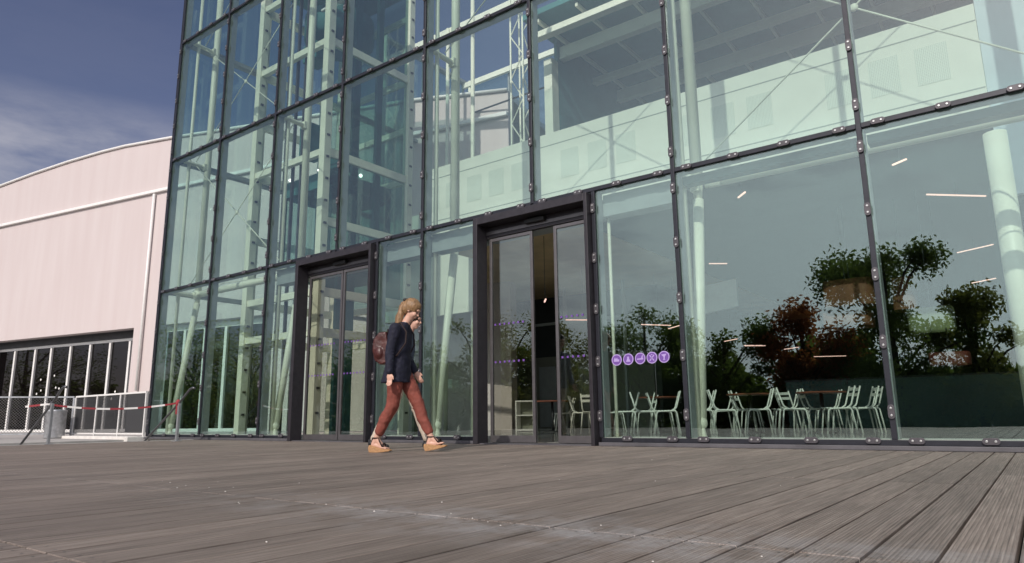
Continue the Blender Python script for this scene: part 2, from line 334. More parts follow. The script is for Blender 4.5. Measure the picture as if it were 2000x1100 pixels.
for i in range(nb):
    x0 = -14.20+i*BW; x1 = x0+BW-GAP
    stag = i % 4
    js = [-12.5, -9.6, -7.0, -5.86, -2.9, -.115] if (i//9) % 2 == 0 else [-12.5, -10.2, -7.0, -5.86, -3.6, -.115]
    if x0 > -3.0 and x0 < .9: pass
    elif stag == 1: js = [y+.0 for y in js if y != -7.0]
    elif stag == 3: js = [y for y in js if y != -5.86]
    for y0, y1 in zip(js[:-1], js[1:]):
        board(x0, x1, y0+.003, y1-.003, (rnd.random(), rnd.random(), rnd.random(), 1))
        if x0 > -5:
            yy = y0+.05
            for ys in (y0+.04, y1-.04):
                for xs in (x0+.03, x1-.03): disc(xs+rnd.uniform(-.004, .004), ys+rnd.uniform(-.006, .006), .0042, .0006)
me = bpy.data.meshes.new('deck'); me.from_pydata(vs, [], fs); me.materials.append(M['deck']); me.materials.append(M['dscrew'])
me.polygons.foreach_set('material_index', mi)
ca = me.color_attributes.new('board', 'FLOAT_COLOR', 'POINT'); ca.data.foreach_set('color', [c for q in cols for c in q])
deck = bpy.data.objects.new('deck', me); COL.objects.link(deck); tag(deck, kind='structure')
b = MB(); b.box(-14.22, 9, -12.6, -.10, -.30, -.07); tag(b.build('deck_base', M['black']), kind='structure')
b = MB(); b.box(-14.34, -14.215, -12.6, -.1, -1.2, .004); tag(b.build('deck_edge', M['conc'], bevel=.006), kind='structure')
# little crumbs of dried mortar and leaf litter on the boards
b = MB()
for k in range(45):
    x = rnd.uniform(-4.5, .8); y = rnd.choice([rnd.gauss(-5.9, .25), rnd.uniform(-7, -1)])
    s_ = rnd.uniform(.0012, .0035); b.ell((x, y, s_*.5), (s_*rnd.uniform(.8, 1.8), s_, s_*.7), 5, 3)
tag(b.build('crumbs', M['concw']), 'pale crumbs scattered on the grey deck boards', 'debris', kind='stuff')

# steps going down on the left of the deck, between the two handrails
b = MB()
for k in range(6): b.box(-14.36-.3*(k+1), -14.36-.3*k, -3.1, -.5, -1.2, -.16*(k+1))
b.build('steps', M['conc'], bevel=.006); tag(bpy.data.objects['steps'], kind='structure')
b = MB(); b.box(-16.62, -16.40, -.45, .02, -1.2, .05); b.box(-20.6, -16.62, -.35, -.12, -1.2, .055)
tag(b.build('coping', M['concw'], bevel=.01), 'white concrete kerb under the panelled fence', 'kerb')

# ------------------------------------------------------------------ glass building
GB = thing('glass_building', 'tall glass-walled atrium building with pale green steel frame, clamped panes and two sliding doors', 'building', (-7, 0, 0))
def part(mb, name, m, smooth=False, bevel=0, parent=None, label=None):
    o = mb.build(name, m, parent or GB, smooth, bevel)
    if (parent or GB) == GB: o.matrix_parent_inverse = Matrix.Translation((7, 0, 0))
    if label: o['label'] = label
    return o
XS = [-16.38, -14.18, -12.06, -9.90, -7.73, -5.52, -3.35, -1.21, .95, 3.12, 5.28]
ZS = [3.39, 6.68, 9.86, 13.1]
ZB = .13
D1, D2 = (-10.97, -8.80), (-6.58, -4.51)
PT = 3.33   # portal top
mull = []    # (x, z0, z1)
for x in XS:
    z0 = ZB-.03
    if x in (-9.90, -5.52): z0 = 3.39
    mull.append((x, z0, 13.1))
for x in (D1[0], D1[1], D2[0], D2[1]): mull.append((x, ZB-.03, 3.36))
for x, z0, z1 in mull:
    corner = x == -16.38
    b = MB(); b.box(x-.026, x+.026, -.03, .0, z0, z1); o = part(b, 'mullion', M['frame'], bevel=.004)
    zi0 = z0
    b = MB(); b.box(x-.035, x+.035, .022, .17, zi0, z1); part(b, 'inner_profile', M['inner'], parent=o)
for z in ZS[:3]:
    for x0, x1 in zip(XS[:-1], XS[1:]):
        b = MB(); b.box(x0+.027, x1-.027, -.028, -.001, z-.028, z+.028); o = part(b, 'transom', M['frame'], bevel=.004)
        b = MB(); b.box(x0+.036, x1-.036, .022, .165, z-.035, z+.035); part(b, 'inner_profile', M['inner'], parent=o)
def pane(x0, x1, z0, z1):
    b = MB(); b.box(x0+.012, x1-.012, .004, .018, z0+.012, z1-.012)
    kx, kz = rnd.uniform(-.0011, .0011), rnd.uniform(-.0008, .0008); xm, zm = (x0+x1)/2, (z0+z1)/2
    b.v = [(x, y+(x-xm)*kx+(z-zm)*kz, z) for x, y, z in b.v]
    return part(b, 'glass_pane', M['gl'])
for z0, z1 in zip(ZS[:-1], ZS[1:]):
    for x0, x1 in zip(XS[:-1], XS[1:]): pane(x0, x1, z0, z1)
ground_cells = [(-16.38, -14.18), (-14.18, -12.06), (-12.06, D1[0]), (D1[1], -7.73), (-7.73, D2[0]), (D2[1], -3.35), (-3.35, -1.21), (-1.21, .95), (.95, 3.12), (3.12, 5.28)]
gp = {}
for x0, x1 in ground_cells: gp[x0] = pane(x0, x1, ZB-.04, 3.39)
# bottom gasket and metal sill
for x0, x1 in [(-16.38, D1[0]), (D1[1], D2[0]), (D2[1], 5.3)]:
    b = MB(); b.box(x0, x1, -.026, -.001, .045, ZB-.032); part(b, 'bottom_gasket', M['frame'], bevel=.003)
    b = MB(); b.prism([(x0, 0), (x1, 0), (x1, .044), (x0, .044)], -.10, -.03); o = part(b, 'sill', M['sill'], bevel=.004)
    b = MB(); b.box(x0, x1, .02, .5, -.02, .10); part(b, 'inner_kerb', M['concw'])
# clamps
cl = []
def clamps_v(x, z0, z1):
    n = 5; zs = [z0+.24+(z1-z0-.48)*k/(n-1) for k in range(n)]
    for z in zs: cl.append((x, z, 1))
for i, x in enumerate(XS):
    if x not in (-9.90, -5.52): clamps_v(x, ZB, 3.39)
    clamps_v(x, 3.39, 6.68); clamps_v(x, 6.68, 9.86)
for x in (D1[1], D2[0], D2[1]): clamps_v(x, ZB, 3.36)
for z in [.09]+ZS[:3]:
    for x0, x1 in zip(XS[:-1], XS[1:]):
        for k in range(4):
            x = x0+.19+(x1-x0-.38)*k/3
            if z < 1 and (D1[0]-.1 < x < D1[1]+.1 or D2[0]-.1 < x < D2[1]+.1): continue
            cl.append((x, z, 0))
def clamp_mb(mb, x, z, vert, full=True):
    n = 14; Lh, r = .039, .032; pts = []
    for k in range(n):
        t = 2*math.pi*k/n; a = r*math.cos(t)+(Lh if math.cos(t) > 0 else -Lh); c = r*math.sin(t)
        pts.append((x+c, z+a) if vert else (x+a, z+c))
    mb.mi = 0; mb.prism(pts, -.052, -.0305)
    mb.mi = 1
    for s_ in (-1, 1):
        cx, cz = (x, z+s_*.035) if vert else (x+s_*.035, z)
        mb.prism([(cx+.0125*math.cos(2*math.pi*k/8), cz+.0125*math.sin(2*math.pi*k/8)) for k in range(8)], -.060, -.0521)
cl.sort(key=lambda c: (Vector((c[0], 0, c[1]))-CAMP).length)
def vis(c):
    v = Vector((c[0], 0, c[1]))-CAMP; z = v.dot(fw); px = 1000+1347.76*v.dot(rt)/z; py = 550-1347.76*v.dot(up)/z
    return -10 < px < 2010 and -10 < py < 1110
cl = [c for c in cl if vis(c)]
for x, z, v in cl[:96]:
    b = MB(); clamp_mb(b, x, z, v); part(b, 'pane_clamp', [M['clamp'], M['screw']], bevel=.003)
b = MB()
for x, z, v in cl[96:]: clamp_mb(b, x, z, v)
tag(part(b, 'small_pane_clamps', [M['clamp'], M['screw']]), kind='stuff')

# door portals and leaves
def door(x0, x1, leaves, leafgap):
    b = MB(); t = .085
    # portal frame standing proud of the glass
    b.box(x0+.035, x0+.035+t, -.14, .10, 0, PT); b.box(x1-.035-t*.6, x1-.035, -.14, .10, 0, PT)
    b.box(x0+.035+t, x1-.035-t*.6, -.14, .10, PT-.11, PT)
    o = part(b, 'door_portal', M['portal'], bevel=.005)
    xa, xb = x0+.035+t, x1-.035-t*.6
    b = MB(); b.box(xa, xb, .10, .24, PT-.28, PT-.03); part(b, 'lintel', M['portal'], parent=o)
    b = MB(); b.box(xa, xb, .085, .0995, PT-.235, PT-.185); part(b, 'lintel_trim', M['stile'], parent=o)
    xm = (xa+xb)/2; b = MB(); b.box(xm-.17, xm+.17, .02, .084, PT-.20, PT-.13); part(b, 'door_sensor', M['black'], parent=o, bevel=.01)
    b = MB(); b.box(xa, xb, -.10, .3, -.004, .012); part(b, 'threshold', M['sill'], parent=o)
    zt = PT-.29
    for (a, c) in leaves:
        lf = MB(); s_ = .045; lf.box(a, a+s_, .12, .16, .02, zt); lf.box(c-s_, c, .12, .16, .02, zt)
        lf.box(a+s_, c-s_, .12, .16, .02, .115); lf.box(a+s_, c-s_, .12, .16, zt-.05, zt)
        l_ = part(lf, 'sliding_door', M['stile'], bevel=.003)
        g = MB(); g.box(a+s_, c-s_, .134, .146, .115, zt-.05)
        g.mi = 1
        for z in (1.15, 1.705):
            n = int((c-a-.14)/.085)
            for k in range(n):
                xx = a+.08+k*.085; g.box(xx, xx+.03, .1295, .1335, z, z+.028)
        part(g, 'glass', [M['dgl'], M['purple']], parent=l_)
door(D1[0], D1[1], [(-10.83, -9.86), (-9.84, -8.90)], 0)
door(D2[0], D2[1], [(-6.43, -5.63), (-5.26, -4.60)], .4)

# round purple stickers on the pane by the door
def sticker(x, kind):
    z = 1.065; n = 22; r = .072
    b = MB(); b.mi = 1; b.prism([(x+r*math.cos(2*math.pi*k/n), z+r*math.sin(2*math.pi*k/n)) for k in range(n)], -.003, .0025)
    b.mi = 0; b.prism([(x+r*.84*math.cos(2*math.pi*k/n), z+r*.84*math.sin(2*math.pi*k/n)) for k in range(n)], -.0045, -.003)
    b.mi = 1; Y = (-.006, -.0045)
    def poly(p): b.prism([(x+u*r, z+v*r) for u, v in p], *Y)
    if kind == 0: poly([(-.55, -.3), (.5, -.3), (.55, .05), (.2, .1), (.15, .4), (-.15, .15), (-.3, .45), (-.5, .1)])
    if kind == 1: poly([(-.45, -.45), (.45, -.45), (.2, .05), (.18, .45), (-.18, .45), (-.2, .05)])
    if kind == 2: poly([(-.6, -.22), (.6, -.22), (.62, .05), (.0, .02), (-.58, -.02)]); poly([(.2, .03), (.48, .06), (.55, .55), (.38, .5)])
    if kind == 3: poly([(-.5, -.5), (-.3, -.55), (.5, .38), (.35, .5)]); poly([(.5, -.5), (.3, -.55), (-.5, .38), (-.35, .5)]); poly([(-.25, .45), (.25, .45), (0, .62)])
    if kind == 4: poly([(-.5, .4), (.5, .5), (.15, -.02), (.12, -.45), (.32, -.55), (-.25, -.55), (-.08, -.4), (-.06, 0)])
    part(b, 'sticker', [M['purple'], M['lilac']], parent=None)
for k, x in enumerate((-4.26, -4.095, -3.93, -3.77, -3.61)): sticker(x, k)

# steel columns: slim post behind each second mullion and a thick tube kinking to a raked leg
TX = [-16.14, -12.06, -7.73, -3.35, .98, 5.2]
for x in TX:
    b = MB(); b.tube([(x, .30, 0), (x, .30, 13.1)], .038, 12); part(b, 'slim_post', M['steel'], smooth=True)
    b = MB(); b.tube([(x, .78, 3.45), (x, .78, 13.1)], .078, 16); b.tube([(x, .38, .28), (x, .78, 3.2)], .07, 16)
    b.mi = 0; b.tube([(x, .78, 3.18), (x, .78, 3.50)], [.05, .085], 14); b.ell((x, .37, .27), .085); b.tube([(x, .36, .02), (x, .36, .27)], [.09, .04], 12)
    part(b, 'column', M['steel'], smooth=True)
    for z in ZS[:3]:
        b = MB(); b.tube([(x, .16, z), (x, .72, z-.02)], .05, 10); b.box(x-.06, x+.06, .66, .74, z-.09, z+.07); part(b, 'bracket', M['steel'], smooth=False)
b = MB(); b.tube([(-4.46, .3, 0), (-4.46, .3, 3.36)], .022, 10); part(b, 'slim_post', M['steel'], smooth=True)
# horizontal tube behind the first transom and inner lintel boxes
for x0, x1 in ((-16.2, -12.1), (-12, -7.8), (-3.2, .9), (1.05, 5.2)):
    b = MB(); b.tube([(x0, .80, 3.42), (x1, .80, 3.42)], .08, 12); b.box(x0-.02, x0+.18, .70, .76, 3.33, 3.5); b.box(x1-.18, x1+.02, .70, .76, 3.33, 3.5)
    part(b, 'cross_tube', M['steel'], smooth=True)
for x0, x1 in ((-3.31, -1.25), (-1.17, .91), (.99, 5.2)):
    b = MB(); b.box(x0, x1, .18, .34, 3.24, 3.34); part(b, 'inner_lintel', M['counter'])
for x0, x1 in ((-12.0, D1[0]+.05), (D1[0]+.05, D1[1]-.05), (D1[1]+.04, -7.77), (-7.69, D2[0]-.04), (D2[0]+.05, D2[1]-.05), (D2[1]+.04, -3.39)):
    b = MB(); b.box(x0, x1, .18, .42, 3.04, 3.34); part(b, 'inner_lintel', M['inner'])
# diagonal cables
def cable(p, q, r=.011):
    b = MB(); b.tube([p, q], r, 6); part(b, 'bracing_cable', M['steel'], smooth=True)
for x0, x1 in zip(TX[:-1], TX[1:]):
    for z0, z1 in ((3.45, 6.62), (6.74, 9.8), (9.9, 13)):
        if x0 == -12.06 and z0 < 9: continue
        if x0 == -7.73 and z0 < 5: continue
        cable((x0+.05, .45, z0), (x1-.05, .45, z1)); cable((x0+.05, .47, z1), (x1-.05, .47, z0))
        b = MB(); b.ell(((x0+x1)/2, .46, (z0+z1)/2), (.05, .03, .05)); part(b, 'cable_node', M['steel'], smooth=True)
for x0, x1 in ((-3.3, .9), (1, 5.1), (-16.1, -12.1)):
    cable((x0, .75, 3.40), ((x0+x1)/2, .25, 3.36), .008); cable((x1, .75, 3.40), ((x0+x1)/2, .25, 3.36), .008)

# left side wall of glass
SY = [0, 2.17, 4.34, 6.51, 8.68, 10.85]
for k, y in enumerate(SY[1:]):
    b = MB(); b.box(-16.43, -16.33, y-.03, y+.03, 0, 13.1); part(b, 'side_mullion', M['inner'])
    b = MB(); b.tube([(-16.02, y, 0), (-16.02, y, 13.1)], .07, 12); part(b, 'side_column', M['steel'], smooth=True)
for z in ZS:
    b = MB(); b.box(-16.42, -16.34, .18, 10.85, z-.035, z+.035); b.box(-16.33, -16.18, .18, 10.85, z-.05, z+.05); part(b, 'side_transom', M['inner'])
for y0, y1 in zip(SY[:-1], SY[1:]):
    for z0, z1 in zip([0]+ZS[:-1], ZS):
        b = MB(); b.box(-16.39, -16.378, max(y0+.035, .19), y1-.035, z0+.04, z1-.04); part(b, 'side_pane', M['gl2'])
b = MB(); b.box(-16.45, -16.41, -.03, .17, 0, 13.1); part(b, 'corner_post', M['frame'])
# rear glass of the open stair hall
for z in ZS:
    b = MB(); b.box(-16.3, -9.3, 10.9, 11.0, z-.04, z+.04); part(b, 'rear_transom', M['inner'])
for x in (-14.2, -12.05, -9.9):
    b = MB(); b.box(x-.035, x+.035, 10.9, 11.0, 0, 13.1); part(b, 'rear_mullion', M['inner'])
for x0, x1 in ((-16.3, -14.25), (-14.15, -12.1), (-12, -9.95)):
    b = MB(); b.box(x0, x1, 10.94, 10.952, 4.9, 13.05); part(b, 'rear_pane', M['gl2'])
# roof of the stair hall : open grid
for y in (1.2, 4.34, 7.6, 10.8):
    b = MB(); b.box(-16.3, -8.9, y-.06, y+.06, 12.85, 13.05); part(b, 'roof_beam', M['beamw'])

# lift shaft: four box columns, ledgers, guides, car
SH = [(-15.95, 2.0), (-13.03, 2.0), (-13.03, 4.75), (-15.95, 4.75)]
for x, y in SH:
    b = MB(); b.box(x-.10, x+.10, y-.10, y+.10, 0, 13.1)
    part(b, 'shaft_column', M['steel'], bevel=.01)
    b = MB()
    for z in [k*.55+.5 for k in range(22)]:
        b.box(x+.101, x+.125, y-.04, y+.04, z, z+.05)
    part(b, 'column_fixings', M['clamp'])
for z in (2.35, 3.3, 5.0, 6.73, 8.2, 9.66, 11.6):
    for (xa, ya), (xb, yb) in zip(SH, SH[1:]+SH[:1]):
        if z in (5.0, 8.2) and ya == yb == 2.0: continue
        if z in (8.2, 11.6) and xa == xb == -13.03: continue
        b = MB()
        if ya == yb: b.box(min(xa, xb)+.101, max(xa, xb)-.101, ya-.06, ya+.06, z-.08, z+.08)
        else: b.box(xa-.06, xa+.06, min(ya, yb)+.101, max(ya, yb)-.101, z-.10, z+.10)
        part(b, 'shaft_ledger', M['steel'])
for x in (-14.9, -14.55, -14.2):
    b = MB(); b.box(x-.03, x+.03, 2.15, 2.22, 0, 13); part(b, 'guide_rail', M['clamp'])
for x, y in ((-13.2, 2.7), (-13.2, 3.05), (-13.2, 3.8)):
    b = MB(); b.box(x-.05, x+.05, y-.09, y+.09, 0, 13); part(b, 'guide_rail', M['teal'])
for k in range(4):
    b = MB(); b.tube([(-14.3+.12*k, 3.6, 6.9), (-14.3+.12*k, 3.6, 13)], .012, 5); part(b, 'hoist_cable', M['frame'])
for x0, x1, y0, y1 in ((-13.02, -13.005, 2.12, 4.63), (-15.83, -13.15, 4.74, 4.755)):
    for z0, z1 in ((3.4, 6.62), (6.84, 9.55), (9.77, 13)):
        b = MB(); b.box(x0, x1, y0, y1, z0, z1); part(b, 'shaft_pane', M['cab'])
car = MB(); 
for x in (-15.3, -13.45):
    for y in (2.5, 4.45): car.box(x-.05, x+.05, y-.05, y+.05, 4.05, 6.3)
car.box(-15.35, -13.4, 2.45, 4.5, 3.95, 4.1); car.box(-15.35, -13.4, 2.45, 4.5, 6.1, 6.5)
car.box(-14.42, -14.36, 2.46, 2.52, 4.1, 6.1); car.box(-13.44, -13.40, 3.4, 3.46, 4.1, 6.1); car.box(-15.3, -13.45, 4.43, 4.47, 5, 5.05)
lc = part(car, 'lift_car', M['teal'])
g = MB(); g.box(-13.44, -13.43, 2.55, 4.4, 4.1, 6.1); g.box(-15.25, -13.5, 2.49, 2.50, 4.1, 6.1); part(g, 'car_glass', M['cab'], parent=lc)
g = MB()
for k in range(3): g.ell((-15+k*.6, 2.44, 6.55), (.05, .05, .04)); g.ell((-13.36, 2.8+k*.6, 6.58), (.04, .05, .05))
part(g, 'car_lamps', M['spot'], parent=lc)
# machine housing above, dark sheave drum
b = MB(); b.lathe([(.01, 0), (.8, 0), (.95, .1), (.95, .75), (.8, .85), (.01, .85)], (-14.45, 3.4, 10.6), 28); part(b, 'sheave_drum', M['teal'], smooth=True)
for x, y, z, q_ in ((-15.2, 2.05, 8.0, 0), (-14.7, 2.05, 8.05, 1), (-14.2, 2.3, 10.4, 0), (-13.6, 2.3, 10.9, 1), (-13.7, 3.6, 9.9, 0), (-15.0, 2.0, 5.7, 1)):
    b = MB(); b.box(x-.03, x+.03, y-.03, y+.03, z, z+.4) if q_ == 0 else b.box(x-.2, x+.2, y-.03, y+.03, z, z+.05); part(b, 'shaft_lamp', M['white'])
for x, y, z, sx, sz in ((-14.9, 3.0, 7.3, .25, .9), (-14.2, 3.4, 6.9, .5, .35), (-14.6, 2.8, 9.9, .3, .5)):
    b = MB(); b.box(x-sx, x+sx, y-.25, y+.25, z, z+sz); b.box(x-sx*.6, x+sx*.6, y-.28, y-.251, z+.1, z+sz*.5); part(b, 'machine_box', M['teal'], bevel=.02)
b = MB(); b.box(-15.8, -13.2, 2.2, 4.6, 12.2, 12.3); part(b, 'shaft_platform', M['roofd'])

# mezzanine with its bright parapet
Y0 = 4.0
b = MB(); b.box(-11.62, -.08, Y0, Y0+.12, 4.62, 6.46); part(b, 'parapet', M['para'], bevel=.004)
b = MB(); b.box(-16.2, -11.9, 6.2, 6.3, 3.2, 6.3); part(b, 'gallery_wall', M['para'])
b = MB()
for z in (5.09, 6.18): b.box(-11.61, -.09, Y0-.004, Y0-.001, z-.010, z+.010)
part(b, 'parapet_joint', M['joint'])
x = -11.35; xi = []
while x < -.5:
    xi.append(x); x += .665
skip = 0
for k, x in enumerate(xi):
    if k in (5, 9, 13): continue
    b = MB(); b.box(x-.22, x+.22, Y0-.006, Y0-.002, 5.36, 5.98); part(b, 'perforated_panel', M['perf'])
b = MB(); b.box(-16.2, -11.61, 6.31, 24, 4.55, 5.0); b.box(-11.60, -7.6, Y0+.13, 24, 4.53, 4.549); part(b, 'brown_ceiling', mat('brown_ceiling', (.60, .44, .26), .7, 0, .15, 1.5))
b = MB(); b.box(-11.6, 5.3, Y0+.13, 24, 4.55, 5.0); b.mi = 0; part(b, 'mezzanine_slab', M['ceil'])
b = MB(); b.box(-11.55, 5.3, Y0+.14, 23.9, 5.001, 5.02); part(b, 'mezzanine_floor', M['tile'])
b = MB(); b.box(-.075, 5.3, Y0+.02, Y0+.12, 3.4, 12); part(b, 'plain_wall', mat('blue_white_wall', (.62, .68, .74), .7, 0, .06, 2))
b = MB(); b.tube([(-.06, 2.1, 0), (-.06, 2.1, 3.71)], .125, 20); part(b, 'round_column', M['steel'], smooth=True)
# guard rail on rear edge
b = MB(); b.tube([(-15.9, 8.7, 10.45), (-4, 8.7, 10.45)], .03, 8); part(b, 'rear_rail', M['frame'])

# upper hall: dark wall, roof with pale beams and purlins
b = MB(); b.box(-9.2, 5.3, 13.5, 13.7, 5.0, 12.3); part(b, 'upper_rear_wall', M['teal'])
b = MB(); b.box(-9.32, -9.2, 6.5, 13.7, 5.0, 8.2); part(b, 'upper_side_wall', M['roofd'])
b = MB(); b.box(-9.31, -9.21, 6.5, 13.5, 8.2, 10.34); part(b, 'upper_side_wall', M['teal'])
b = MB(); b.box(-9.45, -9.2, 6.2, 6.5, 5.0, 9.7); part(b, 'upper_column', M['beamw'])
b = MB(); b.box(-9.4, 5.3, 5.2, 13.6, 10.35, 10.5); part(b, 'roof_soffit', M['roofd'])
for k, y in enumerate((5.45, 6.7, 8.45, 9.9, 11.6)):
    hh = .32 if k in (1, 3) else .14
    b = MB(); b.box(-9.3, 5.3, y-.08, y+.08, 9.86, 9.86+hh); b.box(-9.3, 5.3, y-.11, y+.11, 9.82, 9.858); part(b, 'roof_beam', M['beamw'])
for k in range(12):
    x = -9.0+k*1.15
    b = MB(); b.box(x-.035, x+.035, 5.3, 13.4, 10.20, 10.30); b.tube([(x, 6.72, 10.2), (x, 6.66, 9.95), (x+.02, 6.58, 9.8)], .03, 6); b.tube([(x, 9.92, 10.2), (x, 9.86, 9.95), (x+.02, 9.78, 9.8)], .03, 6)
    part(b, 'purlin', M['steel'])
# lattice mast
b = MB()
for dx, dy in ((0, 0), (.42, 0), (0, .42), (.42, .42)): b.tube([(-10.7+dx, 6.4+dy, 5), (-10.7+dx, 6.4+dy, 13)], .028, 6)
for k in range(12):
    z = 5+k*.66; a, c = (0, .42) if k % 2 else (.42, 0)
    b.tube([(-10.7+a, 6.4, z), (-10.7+c, 6.4, z+.66)], .018, 5); b.tube([(-10.28, 6.4+a, z), (-10.28, 6.4+c, z+.66)], .018, 5)
part(b, 'lattice_mast', M['steel'])
# few extra slim columns of the stair hall
for x, y in ((-12.1, 6.4), (-14.1, 7.5), (-11.0, 2.6)):
    if y == 2.6: continue
    b = MB(); b.tube([(x, y, 0), (x, y, 13)], .06, 10); part(b, 'inner_column', M['steel'], smooth=True)

# ground floor hall
b = MB(); b.box(-16.3, 5.3, .5, 24, -.05, .014); part(b, 'hall_floor', M['tile'])
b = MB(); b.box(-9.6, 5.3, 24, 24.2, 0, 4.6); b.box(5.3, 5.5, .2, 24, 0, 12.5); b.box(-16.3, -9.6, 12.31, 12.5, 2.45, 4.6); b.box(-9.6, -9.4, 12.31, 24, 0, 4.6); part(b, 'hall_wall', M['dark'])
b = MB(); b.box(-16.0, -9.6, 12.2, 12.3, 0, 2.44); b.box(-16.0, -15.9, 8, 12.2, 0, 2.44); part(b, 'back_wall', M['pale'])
b = MB()
for x in (-15.2, -13.6, -12.0): b.box(x-.35, x+.35, 12.15, 12.19, .05, 2.1)
part(b, 'back_door', M['inner'])
b = MB()
for z in (.9, 1.25, 1.6): b.box(-15.89, -15.87, 9.0, 9.6, z, z+.28)
part(b, 'notice', M['inner'])
b = MB(); b.box(-5.3, 5.2, 11.0, 11.15, .02, 1.19); b.mi = 1; b.box(-5.32, 5.22, 10.97, 11.18, 1.19, 1.23); part(b, 'counter', [M['counter'], M['frame']])
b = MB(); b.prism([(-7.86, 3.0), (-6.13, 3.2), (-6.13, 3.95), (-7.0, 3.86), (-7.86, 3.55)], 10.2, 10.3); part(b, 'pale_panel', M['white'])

# linear lamps under the mezzanine
def led(p, q, lab):
    b = MB(); p = Vector(p); q = Vector(q); c = (p+q)/2; d = q-p
    t = thing('linear_lamp', lab, 'lamp', c, 0, 'pink-white linear lamps under the hall ceiling')
    b.beam(-d/2, d/2, .026, .022); b.build('tube', M['led'], t)
    k = MB(); k.box(-.02, .02, -.02, .02, .016, .03)
    k.tube([(0, 0, .016), (0, 0, max(.05, 4.55-c.z))], .006, 5); k.build('hanger', M['frame'], t)
LEDS = [((-1.23, 6.48, 4.3), (-.37, 7.3, 4.3), 'longest linear lamp, high up beside the big round column'),
        ((-1.25, 12.4, 4.3), (-.48, 11.95, 4.3), 'tilted linear lamp just left of the round column, below the longest one'),
        ((-1.46, 4.36, 4.3), (-1.24, 4.2, 4.3), 'short steep linear lamp near the top of the right-hand pane'),
        ((-4.01, 4.44, 4.3), (-3.8, 4.2, 4.3), 'short steep linear lamp beside the column head'),
        ((-1.17, 15.0, 3.9), (-.6, 14.6, 3.9), 'small linear lamp left of the round column above the trees'),
        ((-8.94, 16.74, 3.0), (-8.29, 16.23, 3.0), 'linear lamp in the upper left of the big chair pane'),
        ((-8.9, 18.7, 3.0), (-8.36, 19.2, 3.0), 'linear lamp over the left dining table, level with its twin'),
        ((-8.6, 17.9, 2.9), (-8.0, 18.4, 2.9), 'linear lamp over the left dining table, lower twin'),
        ((-8.2, 21.5, 3.0), (-7.5, 21.0, 3.0), 'far linear lamp between the two dining tables'),
        ((-9.08, 10.43, 3.0), (-8.5, 11.2, 3.0), 'linear lamp above the row of round stickers'),
        ((-8.9, 11.9, 3.0), (-8.3, 11.4, 3.0), 'slanting linear lamp right above the fourth sticker'),
        ((-8.95, 5.26, 3.0), (-8.7, 4.95, 3.0), 'slanting linear lamp seen in the door opening'),
        ((-10.2, 8.1, 3.0), (-9.5, 8.8, 3.0), 'linear lamp behind the right sliding leaf'),
        ((-6.57, 9.51, 4.3), (-6.2, 9.82, 4.3), 'pale linear lamp right of the paired columns'),
        ((-7.3, 22.4, 2.7), (-6.2, 23.0, 2.7), 'farthest linear lamp above the right dining table')]
for p, q, lab in LEDS: led(p, q, lab)
def pendant(x, y, z, sx, sy, h, m, lab):
    t = thing('pendant_lamp', lab, 'lamp', (x, y, z), 0, 'large fabric pendant shades in the hall')
    b = MB()
    n = 28; pr = []
    ring = lambda r, zz: [(r*sx*math.copysign(abs(math.cos(2*math.pi*k/n))**.45, math.cos(2*math.pi*k/n)), r*sy*math.copysign(abs(math.sin(2*math.pi*k/n))**.45, math.sin(2*math.pi*k/n)), zz) for k in range(n)]
    rs = [(1, 0), (1.02, h*.5), (1, h), (.97, h), (.97, .02)]
    vs_ = [v for r_, zz in rs for v in ring(r_, zz)]
    b.add(vs_, [(i*n+k, i*n+(k+1) % n, (i+1)*n+(k+1) % n, (i+1)*n+k) for i in range(len(rs)-1) for k in range(n)])
    b.build('lamp_shade', m, t, True)
    b = MB(); b.tube([(0, 0, h*.5), (0, 0, 4.55-z)], .01, 5); b.box(-sx*.96, sx*.96, -.01, .01, h*.5-.01, h*.5+.01); b.build('hanger', M['frame'], t)
pendant(-2.78, 7.0, 2.42, .46, .40, .52, M['brown'], 'brown drum pendant shade, left upper one of the group')
pendant(-2.9, 7.2, 2.05, .44, .36, .30, M['brown'], 'lower reddish brown drum shade under the left one')
pendant(-1.88, 7.3, 2.30, .20, .30, .62, M['brown'], 'narrow brown shade just right of the mullion')
pendant(-1.45, 6.9, 1.84, .36, .34, .40, M['greens'], 'green patterned drum shade right of the mullion')
pendant(-1.27, 7.2, 1.22, .32, .30, .22, M['redd'], 'low dark red drum shade over the counter')

